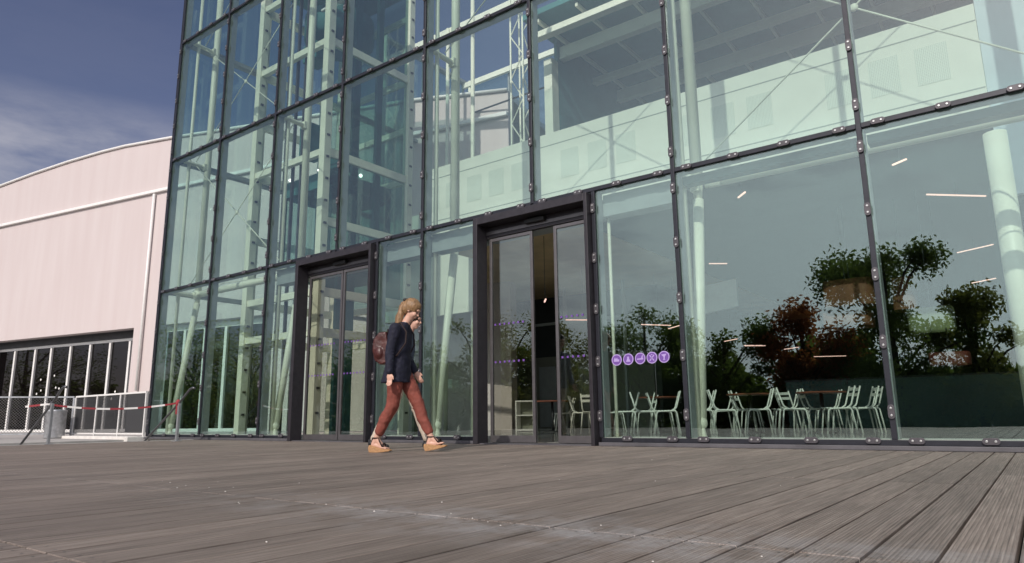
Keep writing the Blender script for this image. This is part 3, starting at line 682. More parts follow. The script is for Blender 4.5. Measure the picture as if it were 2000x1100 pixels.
# ------------------------------------------------------------------ chairs and tables
def bent(p, n=5):   # round the corners of a polyline
    pts = [Vector(a) for a in p]; o = [pts[0]]
    for i in range(1, len(pts)-1):
        a, c, e = pts[i-1], pts[i], pts[i+1]; r_ = min(.05, (a-c).length*.4, (e-c).length*.4)
        s_, f_ = c+(a-c).normalized()*r_, c+(e-c).normalized()*r_
        for k in range(n+1):
            t = k/n; o.append(s_*(1-t)**2+c*2*t*(1-t)+f_*t*t)
    return o+[pts[-1]]
def make_chair():
    t = thing('bistro_chair', 'x', 'chair', (0, 0, 0), 0, 'pale metal bistro chairs inside the glass')
    for s_ in (-1, 1):
        b = MB(); b.tube(bent([(.24, s_*.21, 0), (.18, s_*.20, .44), (-.20, s_*.19, .45), (-.26, s_*.21, .0)]), .0148, 7); b.build('leg', M['chair'], t, True)
        b = MB(); b.tube(bent([(-.12, s_*.185, .45), (-.20, s_*.185, .50), (-.30, s_*.175, .84)]), .0148, 7); b.build('back_post', M['chair'], t, True)
    b = MB()
    for k in range(7): x = -.19+k*.062; b.box(x, x+.048, -.195, .195, .452, .464)
    b.build('seat', M['chair'], t)
    b = MB()
    for z in (.66, .76): 
        x = -.20-(z-.5)*.294; b.add([(x-.006, -.175, z), (x-.02, 0, z), (x-.006, .175, z), (x-.02, -.175, z+.055), (x-.034, 0, z+.055), (x-.02, .175, z+.055),
               (x+.004, -.175, z), (x-.01, 0, z), (x+.004, .175, z), (x-.01, -.175, z+.055), (x-.024, 0, z+.055), (x-.01, .175, z+.055)],
              [(0, 1, 4, 3), (1, 2, 5, 4), (6, 9, 10, 7), (7, 10, 11, 8), (3, 4, 10, 9), (4, 5, 11, 10), (0, 6, 7, 1), (1, 7, 8, 2), (0, 3, 9, 6), (2, 8, 11, 5)])
    b.build('backrest', M['chair'], t)
    return t
ch0 = make_chair(); used = [False]
CH = [(-3.00, 5.85, 206, 'rightmost bistro chair of the right table, seen from the side'),
      (-2.95, 6.05, 204, 'bistro chair just behind the rightmost one, backs overlapping'),
      (-3.72, 5.72, 26, 'front bistro chair facing right toward the right table'),
      (-3.55, 6.75, 30, 'pale bistro chair behind the right table, back toward the left'),
      (-4.36, 5.66, 204, 'bistro chair facing the left table, back to back with the front one'),
      (-4.1, 6.5, 204, 'bistro chair behind the back-to-back one, facing the left table'),
      (-4.96, 5.56, 26, 'bistro chair on left side of the left table, front one'),
      (-4.85, 6.45, 28, 'bistro chair on left side of the left table, rear one'),
      (-5.42, 5.48, 208, 'bistro chair next to the foot of the paired columns'),
      (-2.70, 6.35, 206, 'lone faint bistro chair by the dark counter'),
      (-2.72, 6.85, 206, 'faint bistro chair behind the lone one'),
      (-6.12, 5.38, 208, 'bistro chair nearest the mullion in the sticker pane'),
      (-6.55, 5.34, 28, 'bistro chair under the fourth sticker, front'),
      (-6.5, 6.0, 30, 'bistro chair under the fourth sticker, behind'),
      (-6.98, 5.27, 206, 'bistro chair under the second sticker, front'),
      (-6.95, 5.95, 206, 'bistro chair under the third sticker, behind'),
      (-5.2, 7.6, 40, 'distant pale chair seen between the legs of the left group'),
      (-5.9, 7.9, 215, 'distant pale chair beyond the left dining table'),
      (-4.3, 7.9, 60, 'distant pale chair behind the two dining tables'),
      (-3.6, 7.7, 200, 'distant pale chair beyond the right dining table'),
      (-7.6, 7.4, 220, 'distant pale chair low behind the second sticker'),
      (-8.3, 7.2, 35, 'distant pale chair low behind the first sticker'),
      (-7.75, 5.3, 100, 'bistro chair half hidden by the slim white post'),
      (-8.6, 6.2, 26, 'bistro chair behind the right sliding leaf'),
      (-9.9, 7.4, 205, 'bistro chair at the dark table in the door opening')]
for k, (x, y, a, lab) in enumerate(CH):
    if k == 0: ch0.location = (x, y, .014); ch0.rotation_euler = (0, 0, R(a)); ch0['label'] = lab
    else: dup(ch0, (x, y, .014), R(a), lab)
def make_table(x, y, lab, r=.45):
    t = thing('bistro_table', lab, 'table', (x, y, .014), 0, 'round wooden bistro tables inside the glass')
    b = MB(); b.lathe([(.001, .735), (r-.01, .735), (r, .745), (r, .755), (r-.01, .765), (.001, .765)], n=32); b.build('tabletop', M['wood'], t, False)
    b = MB(); b.tube([(0, 0, .03), (0, 0, .735)], .035, 10); b.lathe([(.001, .03), (.06, .03), (.24, .012), (.25, 0), (.001, 0)]); b.build('pedestal', M['black'], t, True)
for x, y, lab in ((-3.35, 6.3, 'red-brown round table between the right group of chairs'), (-4.65, 6.15, 'red-brown round table of the left group near the paired columns'),
                  (-6.75, 6.4, 'round table behind the sticker pane'), (-9.9, 6.9, 'dark round table in the door opening')): make_table(x, y, lab)
# white cabinet seen in the doorway
t = thing('white_cabinet', 'small white cabinet with two open shelves by the doorway back wall', 'cabinet', (-11.0, 7.3, .014), R(20))
b = MB(); b.box(-.25, -.22, -.2, .2, 0, .8); b.box(.22, .25, -.2, .2, 0, .8)
for z in (0.02, .4, .77): b.box(-.22, .22, -.2, .2, z, z+.03)
b.build('shelf_frame', M['white'], t); b = MB(); b.box(-.22, .22, .18, .2, .05, .77); b.build('back_panel', M['pale'], t)

# ------------------------------------------------------------------ exhibition shed on the left
SA = R(11.4)
shed = thing('exhibition_hall', 'long pale pink metal-clad hall with a shallow curved roof and dark window band', 'building', (-28.827, 5.715, 0), SA)
def spart(mb, name, m, parent=None, smooth=False, bevel=0): return mb.build(name, m, parent or shed, smooth, bevel)
prof = [(-26, 9.6), (-22, 10.6), (-17, 11.6), (-12.5, 12.29), (-9.5, 12.5), (-6.9, 12.62), (-4.5, 12.66), (-2.9, 12.64), (.13, 12.45), (2.5, 12.25), (4.87, 12.05), (8.5, 11.75), (12.65, 11.41), (16.4, 10.95)]
wall = []
b = MB()
def seg(x0, x1, z0, zf=None):
    xs = [x0]+[p[0] for p in prof if x0 < p[0] < x1]+[x1]
    def h(x):
        for (a, za), (c, zc) in zip(prof[:-1], prof[1:]):
            if a <= x <= c: return za+(zc-za)*(x-a)/(c-a)
        return prof[-1][1]
    b.prism([(x0, z0)]+[(x1, z0)]+[(x, h(x)) for x in xs[::-1]], 0, .4)
seg(-26, -12, 4.27); seg(-12, -1.12, 4.27); seg(-1.12, .45, 1.6); seg(.45, 6.5, 4.27); seg(6.5, 16.4, 0)
spart(b, 'wall', M['shed'])
b = MB(); b.tube([(x, -.05, z+.02) for x, z in prof if x < 17], .06, 8); spart(b, 'roof_edge', M['white'], smooth=True)
b = MB(); b.box(-26, 16.4, -.14, -.001, 10.05, 10.19); spart(b, 'gutter', M['white'], bevel=.02)
b = MB(); b.tube([(-.50, -.09, 10.0), (-.50, -.09, 1.65)], .06, 10); spart(b, 'downpipe', M['white'], smooth=True)
b = MB(); b.box(-1.12, .45, .02, .3, 0, 1.6); spart(b, 'plinth', M['darkgrey'])
b = MB()
for i, (a, za) in enumerate(prof[:-1]):
    c, zc = prof[i+1]; b.add([(a, .4, za), (c, .4, zc), (c, 30, zc), (a, 30, za), (a, .4, za-.2), (c, .4, zc-.2), (c, 30, zc-.2), (a, 30, za-.2)], [(0, 1, 2, 3), (7, 6, 5, 4), (0, 3, 7, 4), (1, 5, 6, 2), (0, 4, 5, 1), (3, 2, 6, 7)])
spart(b, 'roof', M['galv'])
wx = [-12.0, -10.6, -8.98, -7.75, -6.32, -4.91, -3.54, -2.23, -1.12]
b = MB(); b.box(-12.0, -1.12, .70, .80, 3.86, 3.98); b.box(-12, -1.12, .4, .8, 0, .12)
for x in wx[1:-1]: b.box(x-.06, x+.06, .66, .78, .12, 3.86)
wf = spart(b, 'window_frame', M['white'])
b = MB(); b.box(-12.2, -12.001, .41, 5, 0, 4.27); b.box(-1.119, -.9, .41, 1, 0, 4.27); b.box(-12, -1.12, .401, .84, 4.275, 4.34); b.box(-12, -1.12, .64, .84, 3.981, 4.274); spart(b, 'window_head', M['darkgrey'])  # head coloured dark grey: the recess shadow above the windows is painted in
for a, c in zip(wx[:-1], wx[1:]):
    b = MB(); b.box(a+.06, c-.06, .74, .76, .12, 3.86); spart(b, 'window_pane', M['dglass'], parent=wf)
wx2 = [.45, 1.6, 2.75, 3.9, 5.1, 6.5]
b = MB(); b.box(.45, 6.5, .34, .46, 4.02, 4.26); b.box(.45, 6.5, .3, .5, 0, .12)
for x in wx2[1:-1]: b.box(x-.07, x+.07, .30, .42, .12, 4.02)
wf2 = spart(b, 'window_frame', M['white'])
for a, c in zip(wx2[:-1], wx2[1:]):
    b = MB(); b.box(a+.07, c-.07, .39, .41, .12, 4.02); spart(b, 'window_pane', M['dglass'], parent=wf2)
b = MB()
for x, z in ((-8.4, 2.4), (-8.3, 1.9), (-8.6, 1.75), (-7.4, 2.55), (-7.2, 2.0), (-6.95, 1.95), (-3.0, 1.7), (-2.6, 1.5), (-3.2, 1.4)): b.ell((x, .735, z), (.05, .004, .05), 8, 6)
spart(b, 'window_dots', M['white'])

# ------------------------------------------------------------------ left foreground furniture
def fence_panel(name, label, p, q, h, panels, frame_m, pitch, group=None):
    p, q = Vector(p), Vector(q); d = q-p; Lh = math.hypot(d.x, d.y); rz = math.atan2(d.y, d.x)
    t = thing(name, label, 'fence', p, rz)
    for k in range(panels+1):
        x = Lh*k/panels; b = MB(); b.box(x-.022, x+.022, -.022, .022, 0, h); b.build('post', frame_m, t)
    b = MB(); b.box(0, Lh, -.025, .025, h, h+.04); b.build('top_rail', frame_m, t)
    b = MB(); b.box(.022, Lh-.022, -.015, .015, .05, .085); b.build('bottom_rail', frame_m, t)
    b = MB(); n = int((Lh+h)/pitch)
    for k in range(n):
        for s_ in (0, 1):
            x0 = k*pitch; z0 = .09; x1 = x0-(h-.09); z1 = h
            if x0 > Lh: z0 += (x0-Lh); x0 = Lh
            if x1 < 0: z1 = z1+x1; x1 = 0
            if z1 <= z0: continue
            a, c = ((x0, z0), (x1, z1)) if s_ == 0 else ((Lh-x0, z0), (Lh-x1, z1))
            y = .004 if s_ else -.004
            b.beam((a[0], y, a[1]), (c[0], y, c[1]), .006, .006)
    b.build('wire_mesh', M['wire'], t)
fence_panel('mesh_fence', 'light-framed wire mesh fence in front of the dark plinth by the glass corner', (-20.62, .05, .04), (-16.62, .0, .04), 1.0, 3, M['white'], .042)
fence_panel('mesh_fence', 'dark-railed diamond mesh fence running off the left edge', (-23.2, -3.6, .04), (-20.72, .03, .04), 1.0, 2, M['galv'], .07)
def handrail(y, label, x1=-12.98):
    t = thing('handrail', label, 'handrail', (-13.42, y, 0), 0, 'sloping handrails at the steps')
    b = MB(); b.tube([(-2.2, 0, -.55), (-.0, 0, .735), (.36, 0, .98), (.46, 0, 1.005), (.53, 0, .99)], .021, 10); b.build('rail', M['rail'], t, True)
    b = MB(); b.box(-.03, .03, -.02, .02, 0, .72); b.box(-.07, .07, -.07, .07, 0, .012); b.build('post', M['galv'], t)
    b = MB(); b.box(-1.75, -1.69, -.02, .02, -.7, -.27); b.build('post', M['galv'], t)
handrail(-.87, 'sloping metal handrail in front of the glass corner, tape knotted on it')
handrail(-2.77, 'sloping metal handrail in front of the pale hall windows')
bpy.data.objects['handrail.001'].location.x = -14.25
# red and white tape
t = thing('barrier_tape', 'red and white barrier tape sagging between the two handrails', 'tape', (-13.47, -.87, .73))
P = []; A = Vector((0, 0, 0)); B = Vector((-1.0, -1.9, -.02)); n = 28
for k in range(n+1):
    s_ = k/n; p = A.lerp(B, s_); p.z -= .10*4*s_*(1-s_); P.append(p)
E2 = Vector((-1.3, -2.15, -.06))
P += [B.lerp(E2, k/6) for k in range(1, 7)]
b = MB()
for k in range(len(P)-1):
    b.mi = 0 if (k//3) % 2 else 1
    b.beam(P[k], P[k+1], .004, .034)
b.build('ribbon', [M['white'], M['red']], t)
b = MB(); b.mi = 0; b.ell((0, 0, 0), (.055, .05, .07), 8, 6); b.box(-.02, .02, -.03, -.02, -.22, 0); b.build('knot', M['red'], t)
# litter bin
t = thing('litter_bin', 'pale cylindrical metal litter bin behind the handrail post', 'bin', (-20.45, -.45, -.01))
b = MB(); b.lathe([(.001, .0), (.22, .0), (.23, .05), (.23, .66), (.245, .68), (.245, .72), (.20, .73), (.001, .70)], n=28); b.build('drum', M['galv'], t, True)
b = MB(); b.tube([(-.42, 0, 0), (-.42, 0, .95)], .03, 8); b.beam((-.42, 0, .5), (-.22, 0, .5), .03); b.build('stand', M['rail'], t, True)
# orange panel on a leg
t = thing('info_panel', 'orange tilted information panel on a slim leg at the left edge', 'sign', (-24.8, -2.0, -.01), R(30))
b = MB(); b.add([(-.28, 0, .75), (.10, 0, .68), (.26, 0, 1.14), (-.06, 0, 1.2), (-.28, .03, .75), (.10, .03, .68), (.26, .03, 1.14), (-.06, .03, 1.2)], [(0, 1, 2, 3), (7, 6, 5, 4), (0, 4, 5, 1), (1, 5, 6, 2), (2, 6, 7, 3), (3, 7, 4, 0)])
b.mi = 1
for k in range(5): z = .78+k*.075; x = -.22+k*.045; b.box(x, x+.30, -.004, -.001, z, z+.022)
b.build('panel', [M['orange'], M['white']], t)
b = MB(); b.beam((.0, .02, .72), (-.22, .1, 0), .05); b.beam((.05, .02, .72), (.1, .1, 0), .03); b.build('leg', M['concw'], t)

# ------------------------------------------------------------------ trees mirrored in the glass (they stand behind the camera)
def tree(x, y, h, cr, leafm, lab, seed, n=5200, base=.25, leafs=.10, lobes=17, group='trees behind the terrace'):
    q = random.Random(seed); t = thing('broadleaf_tree', lab, 'tree', (x, y, -1.2), 0, group)
    H = h+1.2; b = MB(); b.tube([(0, 0, 0), (.05, .03, H*.35), (-.03, .05, H*.7), (0, 0, H*.92)], [H*.026, H*.02, H*.011, .02], 9)
    lob = []
    for k in range(lobes):
        a = q.uniform(0, 6.283); zz = q.uniform(base, .93); rr = cr*1.15*math.sqrt(q.random())*(1-abs(zz-.5)*.8)
        c = Vector((rr*math.cos(a), rr*math.sin(a), H*zz)); s_ = cr*q.uniform(.16, .42); lob.append((c, s_))
        b.tube([(0, 0, H*zz*.62), tuple(c*.6+Vector((0, 0, H*zz*.3))), tuple(c)], [H*.009, H*.006, .01], 5)
    lob.append((Vector((0, 0, H*.88)), cr*.26)); lob.append((Vector((0, 0, H*.55)), cr*.42)); lob.append((Vector((cr*.3, 0, H*.33)), cr*.42)); lob.append((Vector((-cr*.3, 0, H*.33)), cr*.42)); b.build('trunk', M['bark'], t, True)
    b = MB(); tot = sum(s_**2 for _, s_ in lob)
    for c, s_ in lob:
        for k in range(int(1.7*n*s_**2/tot)):
            d = Vector((q.gauss(0, 1), q.gauss(0, 1), q.gauss(0, .8))).normalized()*s_*(q.random()**.45)*q.uniform(.8, 1.25)
            p = c+d; u = Vector((q.gauss(0, 1), q.gauss(0, 1), q.gauss(0, 1))).normalized(); v = u.orthogonal().normalized(); l_ = leafs*q.uniform(.6, 1.4)
            b.add([p-u*l_, p+v*l_*.5, p+u*l_, p-v*l_*.5], [(0, 1, 2, 3)])
    b.build('crown', leafm, t)
tree(-4.8, -25, 7.9, 3.1, M['leaf'], 'tall leafy tree standing behind the terrace, mirrored right of the big pane', 3, 10000, .16)
tree(-2.0, -26, 5.3, 2.1, M['leaf2'], 'loose small-crowned tree right of the tallest one', 5, 6000, .2)
tree(-8.6, -26, 5.6, 2.6, M['leaf3'], 'reddish bushy tree left of the tallest one', 8, 7500, .1)
tree(-12.0, -25, 4.6, 2.6, M['leaf'], 'dark low tree mirrored above the chairs', 11, 5000, .1)
tree(-16.2, -25, 6.4, 3.0, M['leaf'], 'dark rounded tree mirrored beside the stickers', 13, 6000, .15)
tree(-21.0, -24, 5.6, 3.0, M['leaf2'], 'olive tree mirrored in the right-hand door', 17, 5000, .1)
tree(-26.5, -24, 6.3, 3.2, M['leaf'], 'dark tree mirrored beside the walking people', 19, 5000, .1)
tree(-33, -22, 5.4, 3.6, M['leaf'], 'broad tree mirrored in the left-hand door', 23, 5000, .1)
tree(-41, -18, 6.2, 4.2, M['leaf2'], 'wide tree mirrored near the glass corner', 29, 5000, .1)
tree(-50, -19, 7.2, 4.6, M['leaf'], 'far dark tree mirrored at the glass corner', 31, 5000, .1)
tree(-60, -14, 8.6, 5.6, M['leaf'], 'wide dark tree mirrored in the hall windows', 37, 5000, .1)
tree(-46, -32, 9.2, 6.0, M['leaf'], 'large rear tree mirrored in the hall windows', 41, 5000, .1)
tree(-34, -36, 8.6, 6.0, M['leaf2'], 'second large rear tree farther from the glass', 43, 5000, .1)
# dense hedge row, added to keep the mirrored horizon dark
b = MB(); q = random.Random(2)
for k in range(42000):
    s_ = q.random(); x = -62+s_*82; y = -26.5-2.5*math.sin(s_*3.1)*0-q.uniform(0, 2)+ (8 if x < -40 else 0)*((-40-x)/22)
    p = Vector((x, y, -1.2+q.random()**.8*((4.3+.9*math.sin(x*.7)+.7*math.sin(x*1.9)+.4*math.sin(x*4.3)) if x < -6 else 3.3))); u = Vector((q.gauss(0, 1), q.gauss(0, 1), q.gauss(0, 1))).normalized(); v = u.orthogonal().normalized(); l_ = .24*q.uniform(.6, 1.4)
    b.add([p-u*l_, p+v*l_*.6, p+u*l_, p-v*l_*.6], [(0, 1, 2, 3)])
hd = b.build('hedge', M['leaf']); tag(hd, 'long dense dark hedge added behind the terrace to darken the mirrored horizon', 'hedge', kind='stuff')

# ------------------------------------------------------------------ people
def solid(mb, name, m, parent, vox=.008, sm=6, bev=None):
    o = mb.build(name, m, parent, True)
    r_ = o.modifiers.new('remesh', 'REMESH'); r_.mode = 'VOXEL'; r_.voxel_size = vox; r_.use_smooth_shade = True
    s_ = o.modifiers.new('smooth', 'SMOOTH'); s_.factor = .5; s_.iterations = sm
    return o
def folds(o, size, strength):
    tx = bpy.data.textures.new('folds', 'CLOUDS'); tx.noise_scale = size; tx.noise_depth = 3
    d = o.modifiers.new('folds', 'DISPLACE'); d.texture = tx; d.strength = strength; d.mid_level = .5; d.texture_coords = 'LOCAL'
    return o
def limb(b, pts, rs, n=14):
    b.tube(pts, rs, n)
    for p, r_ in zip(pts, rs): b.ell(p, r_*.995, 14, 10)
def loft(b, rings, n=20):   # rings: (x, y, z, rx, ry)
    vs_ = [(x+rx*math.cos(2*math.pi*k/n), y+ry*math.sin(2*math.pi*k/n), z) for x, y, z, rx, ry in rings for k in range(n)]
    m_ = len(rings)
    b.add(vs_, [(i*n+k, i*n+(k+1) % n, (i+1)*n+(k+1) % n, (i+1)*n+k) for i in range(m_-1) for k in range(n)]+[tuple(range(n)), tuple(range((m_-1)*n, m_*n))])
def hand(b, w, dirv, side, s_=1.0):
    # palm, four unequal curled fingers, thumb leaving the side of the palm
    w = Vector(w); d = Vector(dirv).normalized(); fwd = Vector((1, 0, 0)); fwd = (fwd-d*fwd.dot(d)).normalized(); inn = d.cross(fwd)*(-side)
    rot = Matrix((fwd, inn, d)).transposed()
    b.ell(w+d*.045*s_, (.036*s_, .016*s_, .050*s_), 12, 8, rot)
    for k, (o_, ln) in enumerate(((.025, .070), (.009, .078), (-.008, .073), (-.024, .058))):
        p0 = w+d*.078*s_+fwd*o_*s_; p1 = p0+d*ln*.45*s_+inn*.006; p2 = p1+d*ln*.33*s_+inn*.018; p3 = p2+d*ln*.15*s_+inn*.018
        limb(b, [p0, p1, p2, p3], [.0088*s_, .0082*s_, .0075*s_, .0066*s_], 8)
    t0 = w+d*.025*s_+fwd*.022*s_; t1 = t0+fwd*.022*s_+d*.026*s_+inn*.010; t2 = t1+d*.028*s_+fwd*.004+inn*.008
    limb(b, [t0, t1, t2], [.012*s_, .0095*s_, .0078*s_], 8)
def head(b, c, tiltdeg, s_=1.0):
    rot = Matrix.Rotation(R(tiltdeg), 3, 'Y'); c = Vector(c)
    def e(p, r_): b.ell(c+rot @ (Vector(p)*s_), tuple(q_*s_ for q_ in r_), 20, 14, rot)
    e((-.012, 0, .030), (.092, .072, .085)); e((.022, 0, -.035), (.060, .055, .072)); e((.045, 0, -.082), (.030, .030, .024))
    e((.078, 0, .035), (.016, .045, .02)); e((.060, .030, -.02), (.028, .022, .028)); e((.060, -.030, -.02), (.028, .022, .028))
    b.tube([c+rot @ (Vector((.080, 0, .022))*s_), c+rot @ (Vector((.104, 0, -.018))*s_), c+rot @ (Vector((.088, 0, -.026))*s_)], [.008*s_, .013*s_, .009*s_], 8)
    e((.101, 0, -.017), (.013, .013, .010)); e((.083, 0, -.047), (.011, .022, .006)); e((.081, 0, -.058), (.011, .019, .006))
    for y in (-1, 1): e((-.005, y*.073, -.005), (.018, .008, .028))
    return rot
def shoe_ground(p): return p
def person(origin, rz, label, P):
    t = thing('person', label, 'person', origin, rz)
    b = MB(); H_ = P['head']; rot = head(b, H_, P['tilt'])
    nb_ = Vector(P['neck']); limb(b, [nb_, Vector(H_)+Vector((-.018, 0, -.06))], [.052, .046])
    # torso
    loft(b, [(P['px'], 0, .84, .075, .13), (P['px'], 0, .93, .10, .155), (P['px']+.005, 0, 1.08, .085, .125), (P['cx'], 0, 1.25, .100, .145), (P['cx'], 0, 1.37, .085, .155), (nb_.x, 0, 1.43, .055, .08)])
    for s_, k in ((-1, 'R'), (1, 'L')):
        sh, el, wr = P['arm'+k]; limb(b, [sh, el, wr], [.050, .039, .026]); hand(b, wr, Vector(wr)-Vector(el), s_)
        hp, kn, an = P['leg'+k]; mid = Vector(kn).lerp(Vector(an), .35)+Vector((-.018, 0, 0))
        limb(b, [hp, kn, mid, an], [.088, .052, .050, .032])
        he, ball, toe = P['foot'+k]; limb(b, [an, he], [.032, .030]); limb(b, [he, ball], [.030, .030]); limb(b, [an, ball], [.032, .028]); 
        tv = (Vector(toe)-Vector(ball)); 
        for j in range(5):
            off = Vector((0, (j-2)*.0155, 0)); limb(b, [Vector(ball)+off, Vector(ball)+tv*(1-abs(j-(1.0 if s_ > 0 else 3.0))*.10)+off], [.013, .0085 if j else .011], 8)
    body = solid(b, 'body', M['skin'], t, .006, 4)
    # eyes
    ey = MB()
    for y in (-1, 1): ey.ell(Vector(H_)+rot @ Vector((.083, y*.029, .010)), .0095, 10, 8)
    ey.build('eyes', M['black'], t, True)
    # trousers
    b = MB(); loft(b, [(P['px'], 0, .80, .085, .125), (P['px']-.01, 0, .88, .095, .150), (P['px']-.015, 0, .95, .080, .130)])
    for k in 'RL':
        hp, kn, an = [Vector(v) for v in P['leg'+k]]; cuff = an.lerp(kn, P.get('cuff', .22)); mid = kn.lerp(an, .4)+Vector((-.015, 0, 0))
        limb(b, [hp, hp.lerp(kn, .5), kn, mid, cuff], [.092, .088, .070, .066, P.get('cr', .056)])
        for j in range(3):
            c_ = kn+Vector((-.03, 0, -.04+.03*j)); b.ell(c_, (.045, .06, .008))
    folds(solid(b, 'trousers', P['mt'], t, .009, 3), .06, .018)
    # jacket
    b = MB(); hem = P['hem']; px, cx = P['px'], P['cx']
    loft(b, [(px-.045, 0, hem, .165, .200), (px-.03, 0, hem+.14, .150, .190), (px-.01, 0, hem+.28, .125, .165), (cx, 0, 1.22, .120, .165), (cx, 0, 1.34, .108, .175), (nb_.x-.01, 0, 1.42, .078, .11), (nb_.x-.005, 0, 1.455, .062, .07)])
    for k in 'RL':
        sh, el, wr = [Vector(v) for v in P['arm'+k]]; limb(b, [sh, sh.lerp(el, .5), el, wr.lerp(el, .08)], [.070, .060, .053, .044])
        for j in range(4): b.ell(el+Vector((.01, 0, -.05+j*.034)), (.057, .052, .010))
    jk = folds(solid(b, 'jacket', P['mj'], t, .009, 3), .08, .022)
    # hair
    b = MB(); c = Vector(H_)
    def e(p, r_): b.ell(c+rot @ Vector(p), r_, 18, 12, rot)
    e((-.022, 0, .048), (.108, .090, .092)); e((-.058, 0, .0), (.068, .084, .088)); e((.02, 0, .088), (.058, .060, .034))
    if P['pony']:
        e((-.112, 0, .055), (.030, .030, .030)); e((-.02, -.066, .018), (.05, .018, .05)); e((-.02, .066, .018), (.05, .018, .05))
        q_ = c+rot @ Vector((-.125, 0, .05))
        limb(b, [q_, q_+Vector((-.035, -.005, -.06)), q_+Vector((-.045, -.02, -.15)), q_+Vector((-.060, -.03, -.24)), q_+Vector((-.085, -.035, -.33))], [.026, .038, .040, .032, .014])
        for j in range(11):
            a = q_+Vector((-.03, -.035+.007*j, -.02)); limb(b, [a, a+Vector((-.03-.006*j, -.01, -.14)), a+Vector((-.045-.008*j, -.01+.004*j, -.27))], [.012, .010, .004], 8)
    else: e((-.04, 0, -.03), (.055, .080, .06))
    folds(solid(b, 'hair', P['mh'], t, .006, 2), .03, .009)
    if P['pony']:
        b = MB(); q_ = c+rot @ Vector((-.118, 0, .052)); b.tube([q_+Vector((.012*math.cos(0), 0, 0))+Vector((0, .032*math.cos(a), .032*math.sin(a))) for a in [k*.524 for k in range(13)]], .009, 6); b.ell(q_+Vector((-.005, -.03, .02)), (.022, .012, .018)); b.build('hair_clip', M['black'], t, True)
    return t, jk
# woman with the backpack
HD = R(25)
W = dict(head=(.12, 0, 1.592), tilt=32, neck=(.035, 0, 1.42), px=-.01, cx=-.005, hem=.765,
         armR=((-.005, -.185, 1.36), (-.055, -.215, 1.09), (-.040, -.235, .865)), armL=((-.005, .185, 1.36), (-.02, .22, 1.09), (.10, .20, .90)),
         legR=((-.02, -.085, .90), (-.055, -.085, .505), (-.245, -.08, .150)), footR=((-.275, -.08, .085), (-.165, -.08, .052), (-.095, -.08, .040)),
         legL=((-.01, .085, .90), (.19, .085, .515), (.345, .08, .155)), footL=((.318, .08, .088), (.430, .08, .085), (.500, .08, .098)),
         mt=M['rust'], mj=M['navy'], mh=M['hair'], pony=True, cuff=.20, cr=.052)
OW = (-5.80, -2.28, 0)
wo, wj = person(OW, HD, 'woman walking right in navy blazer, rust trousers and cork wedge sandals, blond ponytail', W)
b = MB(); b.ell((.055, -.015, 1.435), (.03, .055, .03)); b.ell((.075, 0, 1.39), (.022, .04, .05)); b.build('blouse', M['white'], wo, True)
def wedge(hx, tx, y, z0, pitch):
    b = MB(); L_ = tx-hx; prof_ = [(0, 0), (.05, -.002), (L_*.55, 0), (L_, .012), (L_+.012, .022), (L_*.95, .034), (L_*.6, .040), (L_*.3, .066), (0, .080), (-.012, .05)]
    n = len(prof_); sec = []
    for yy, sc_ in ((-.036, .97), (-.030, 1), (.030, 1), (.036, .97)): sec.append([(x*sc_, yy, z) for x, z in prof_])
    vs_ = [v for s_ in sec for v in s_]; fs_ = [tuple(range(n)), tuple(range(3*n, 4*n))[::-1]]
    for i in range(3): fs_ += [(i*n+k, i*n+(k+1) % n, (i+1)*n+(k+1) % n, (i+1)*n+k) for k in range(n)]
    m_ = Matrix.Rotation(pitch, 4, 'Y'); b.add([m_ @ Vector(v)+Vector((hx, y, z0)) for v in vs_], fs_)
    return b
for (y, hx, tx, z0, pt, ball, an) in ((-.08, -.315, -.075, .0, 0, (-.150, -.08, .065), (-.25, -.08, .15)), (.08, .285, .525, .004, R(-9), (.445, .08, .105), (.342, .08, .155))):
    sh = wedge(hx, tx, y, z0, pt).build('sandal', M['cork'], wo, False, .004)
    b = MB()
    bx = Vector(ball); rr = [bx+Vector((.0, .042*math.cos(a), .034*math.sin(a)-.004)) for a in [k*.314 for k in range(11)]]
    b.tube(rr, .010, 6); ax = Vector(an); b.tube([ax+Vector((.038*math.cos(a), .038*math.sin(a), .006)) for a in [k*.524 for k in range(13)]], .007, 6)
    b.tube([ax+Vector((.036, -.01, .0)), bx.lerp(ax, .5)+Vector((.01, -.036, .012)), bx+Vector((-.01, -.04, 0))], .007, 6)
    b.tube([ax+Vector((-.036, 0, .0)), ax+Vector((-.05, 0, -.06))], .010, 6)
    b.build('sandal_strap', M['strap'], sh, True)
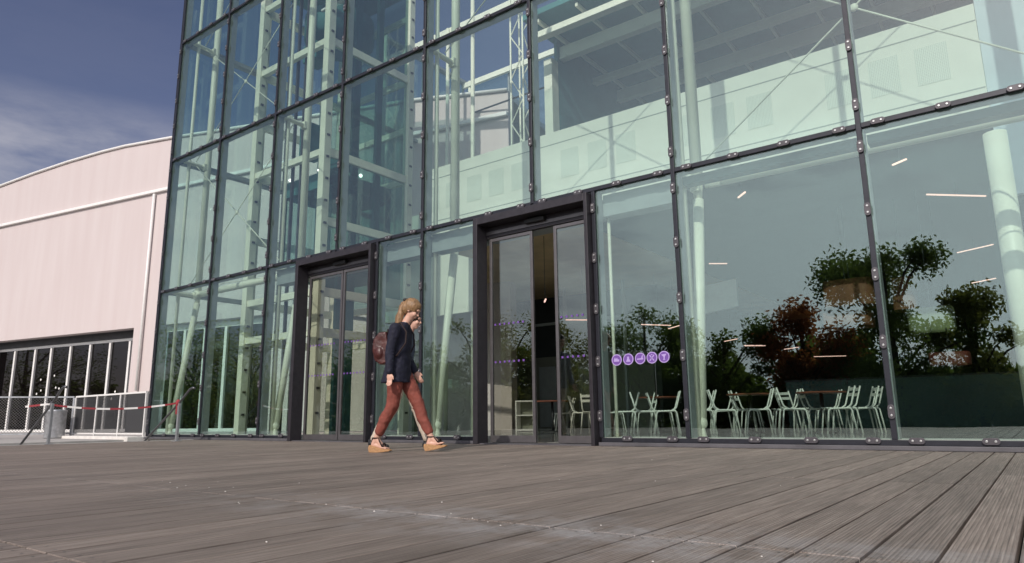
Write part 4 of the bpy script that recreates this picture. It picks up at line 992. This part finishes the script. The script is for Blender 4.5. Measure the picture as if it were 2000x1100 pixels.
# companion, mostly hidden behind her
V = dict(head=(.115, 0, 1.60), tilt=10, neck=(.05, 0, 1.41), px=0, cx=.01, hem=.83,
         armR=((.0, -.19, 1.36), (.02, -.22, 1.10), (.14, -.22, .90)), armL=((.0, .19, 1.36), (-.05, .22, 1.1), (-.06, .20, .87)),
         legR=((-.02, -.09, .90), (-.10, -.09, .50), (-.335, -.085, .125)), footR=((-.375, -.085, .085), (-.275, -.085, .035), (-.205, -.085, .030)),
         legL=((-.01, .09, .90), (.15, .09, .51), (.300, .085, .12)), footL=((.275, .085, .06), (.375, .085, .06), (.44, .085, .07)),
         mt=M['beige'], mj=M['bluegrey'], mh=M['hair2'], pony=False, cuff=.02, cr=.062)
OV = (-6.43, -1.62, 0)
vo, _ = person(OV, HD, 'second person mostly hidden behind the woman, beige trousers, blue-grey jacket, black shoes', V)
for foot, pt in ((V['footR'], 0), (V['footL'], R(-8))):
    he, ba, to = [Vector(v) for v in foot]; b = MB()
    limb(b, [he+Vector((-.005, 0, -.02)), ba, to+Vector((.03, 0, -.004))], [.044, .042, .030]); b.ell(he+Vector((.01, 0, .03)), (.045, .04, .045))
    solid(b, 'shoe', M['black'], vo, .007, 3)
# backpack
bp = thing('backpack', 'dark oxblood leather backpack on the woman in the navy blazer', 'backpack', OW, HD)
b = MB()
prof_ = [(-.125, .985), (-.20, .965), (-.275, 1.02), (-.305, 1.13), (-.295, 1.26), (-.235, 1.335), (-.14, 1.345), (-.115, 1.2)]
b.prism(prof_, -.125, .125); b.ell((-.27, 0, 1.10), (.055, .10, .085)); b.ell((-.20, 0, 1.32), (.08, .11, .035))
b.ell((-.22, -.12, 1.1), (.05, .03, .07))
folds(solid(b, 'bag', M['leather'], bp, .009, 5), .06, .010)
b = MB()
for s_ in (-1, 1):
    b.tube([(-.125, s_*.09, 1.33), (-.06, s_*.10, 1.425), (.03, s_*.11, 1.435), (.105, s_*.12, 1.33), (.105, s_*.14, 1.20), (.02, s_*.18, 1.06), (-.13, s_*.11, 1.02)], .009, 6)
b.tube([(-.16, -.03, 1.345), (-.17, 0, 1.385), (-.16, .03, 1.345)], .007, 6)
b.build('strap', M['strap'], bp, True)
b = MB(); b.box(-.312, -.305, -.09, .09, 1.205, 1.213); b.ell((-.318, 0, 1.17), (.008, .02, .014)); b.build('buckle', M['screw'], bp)
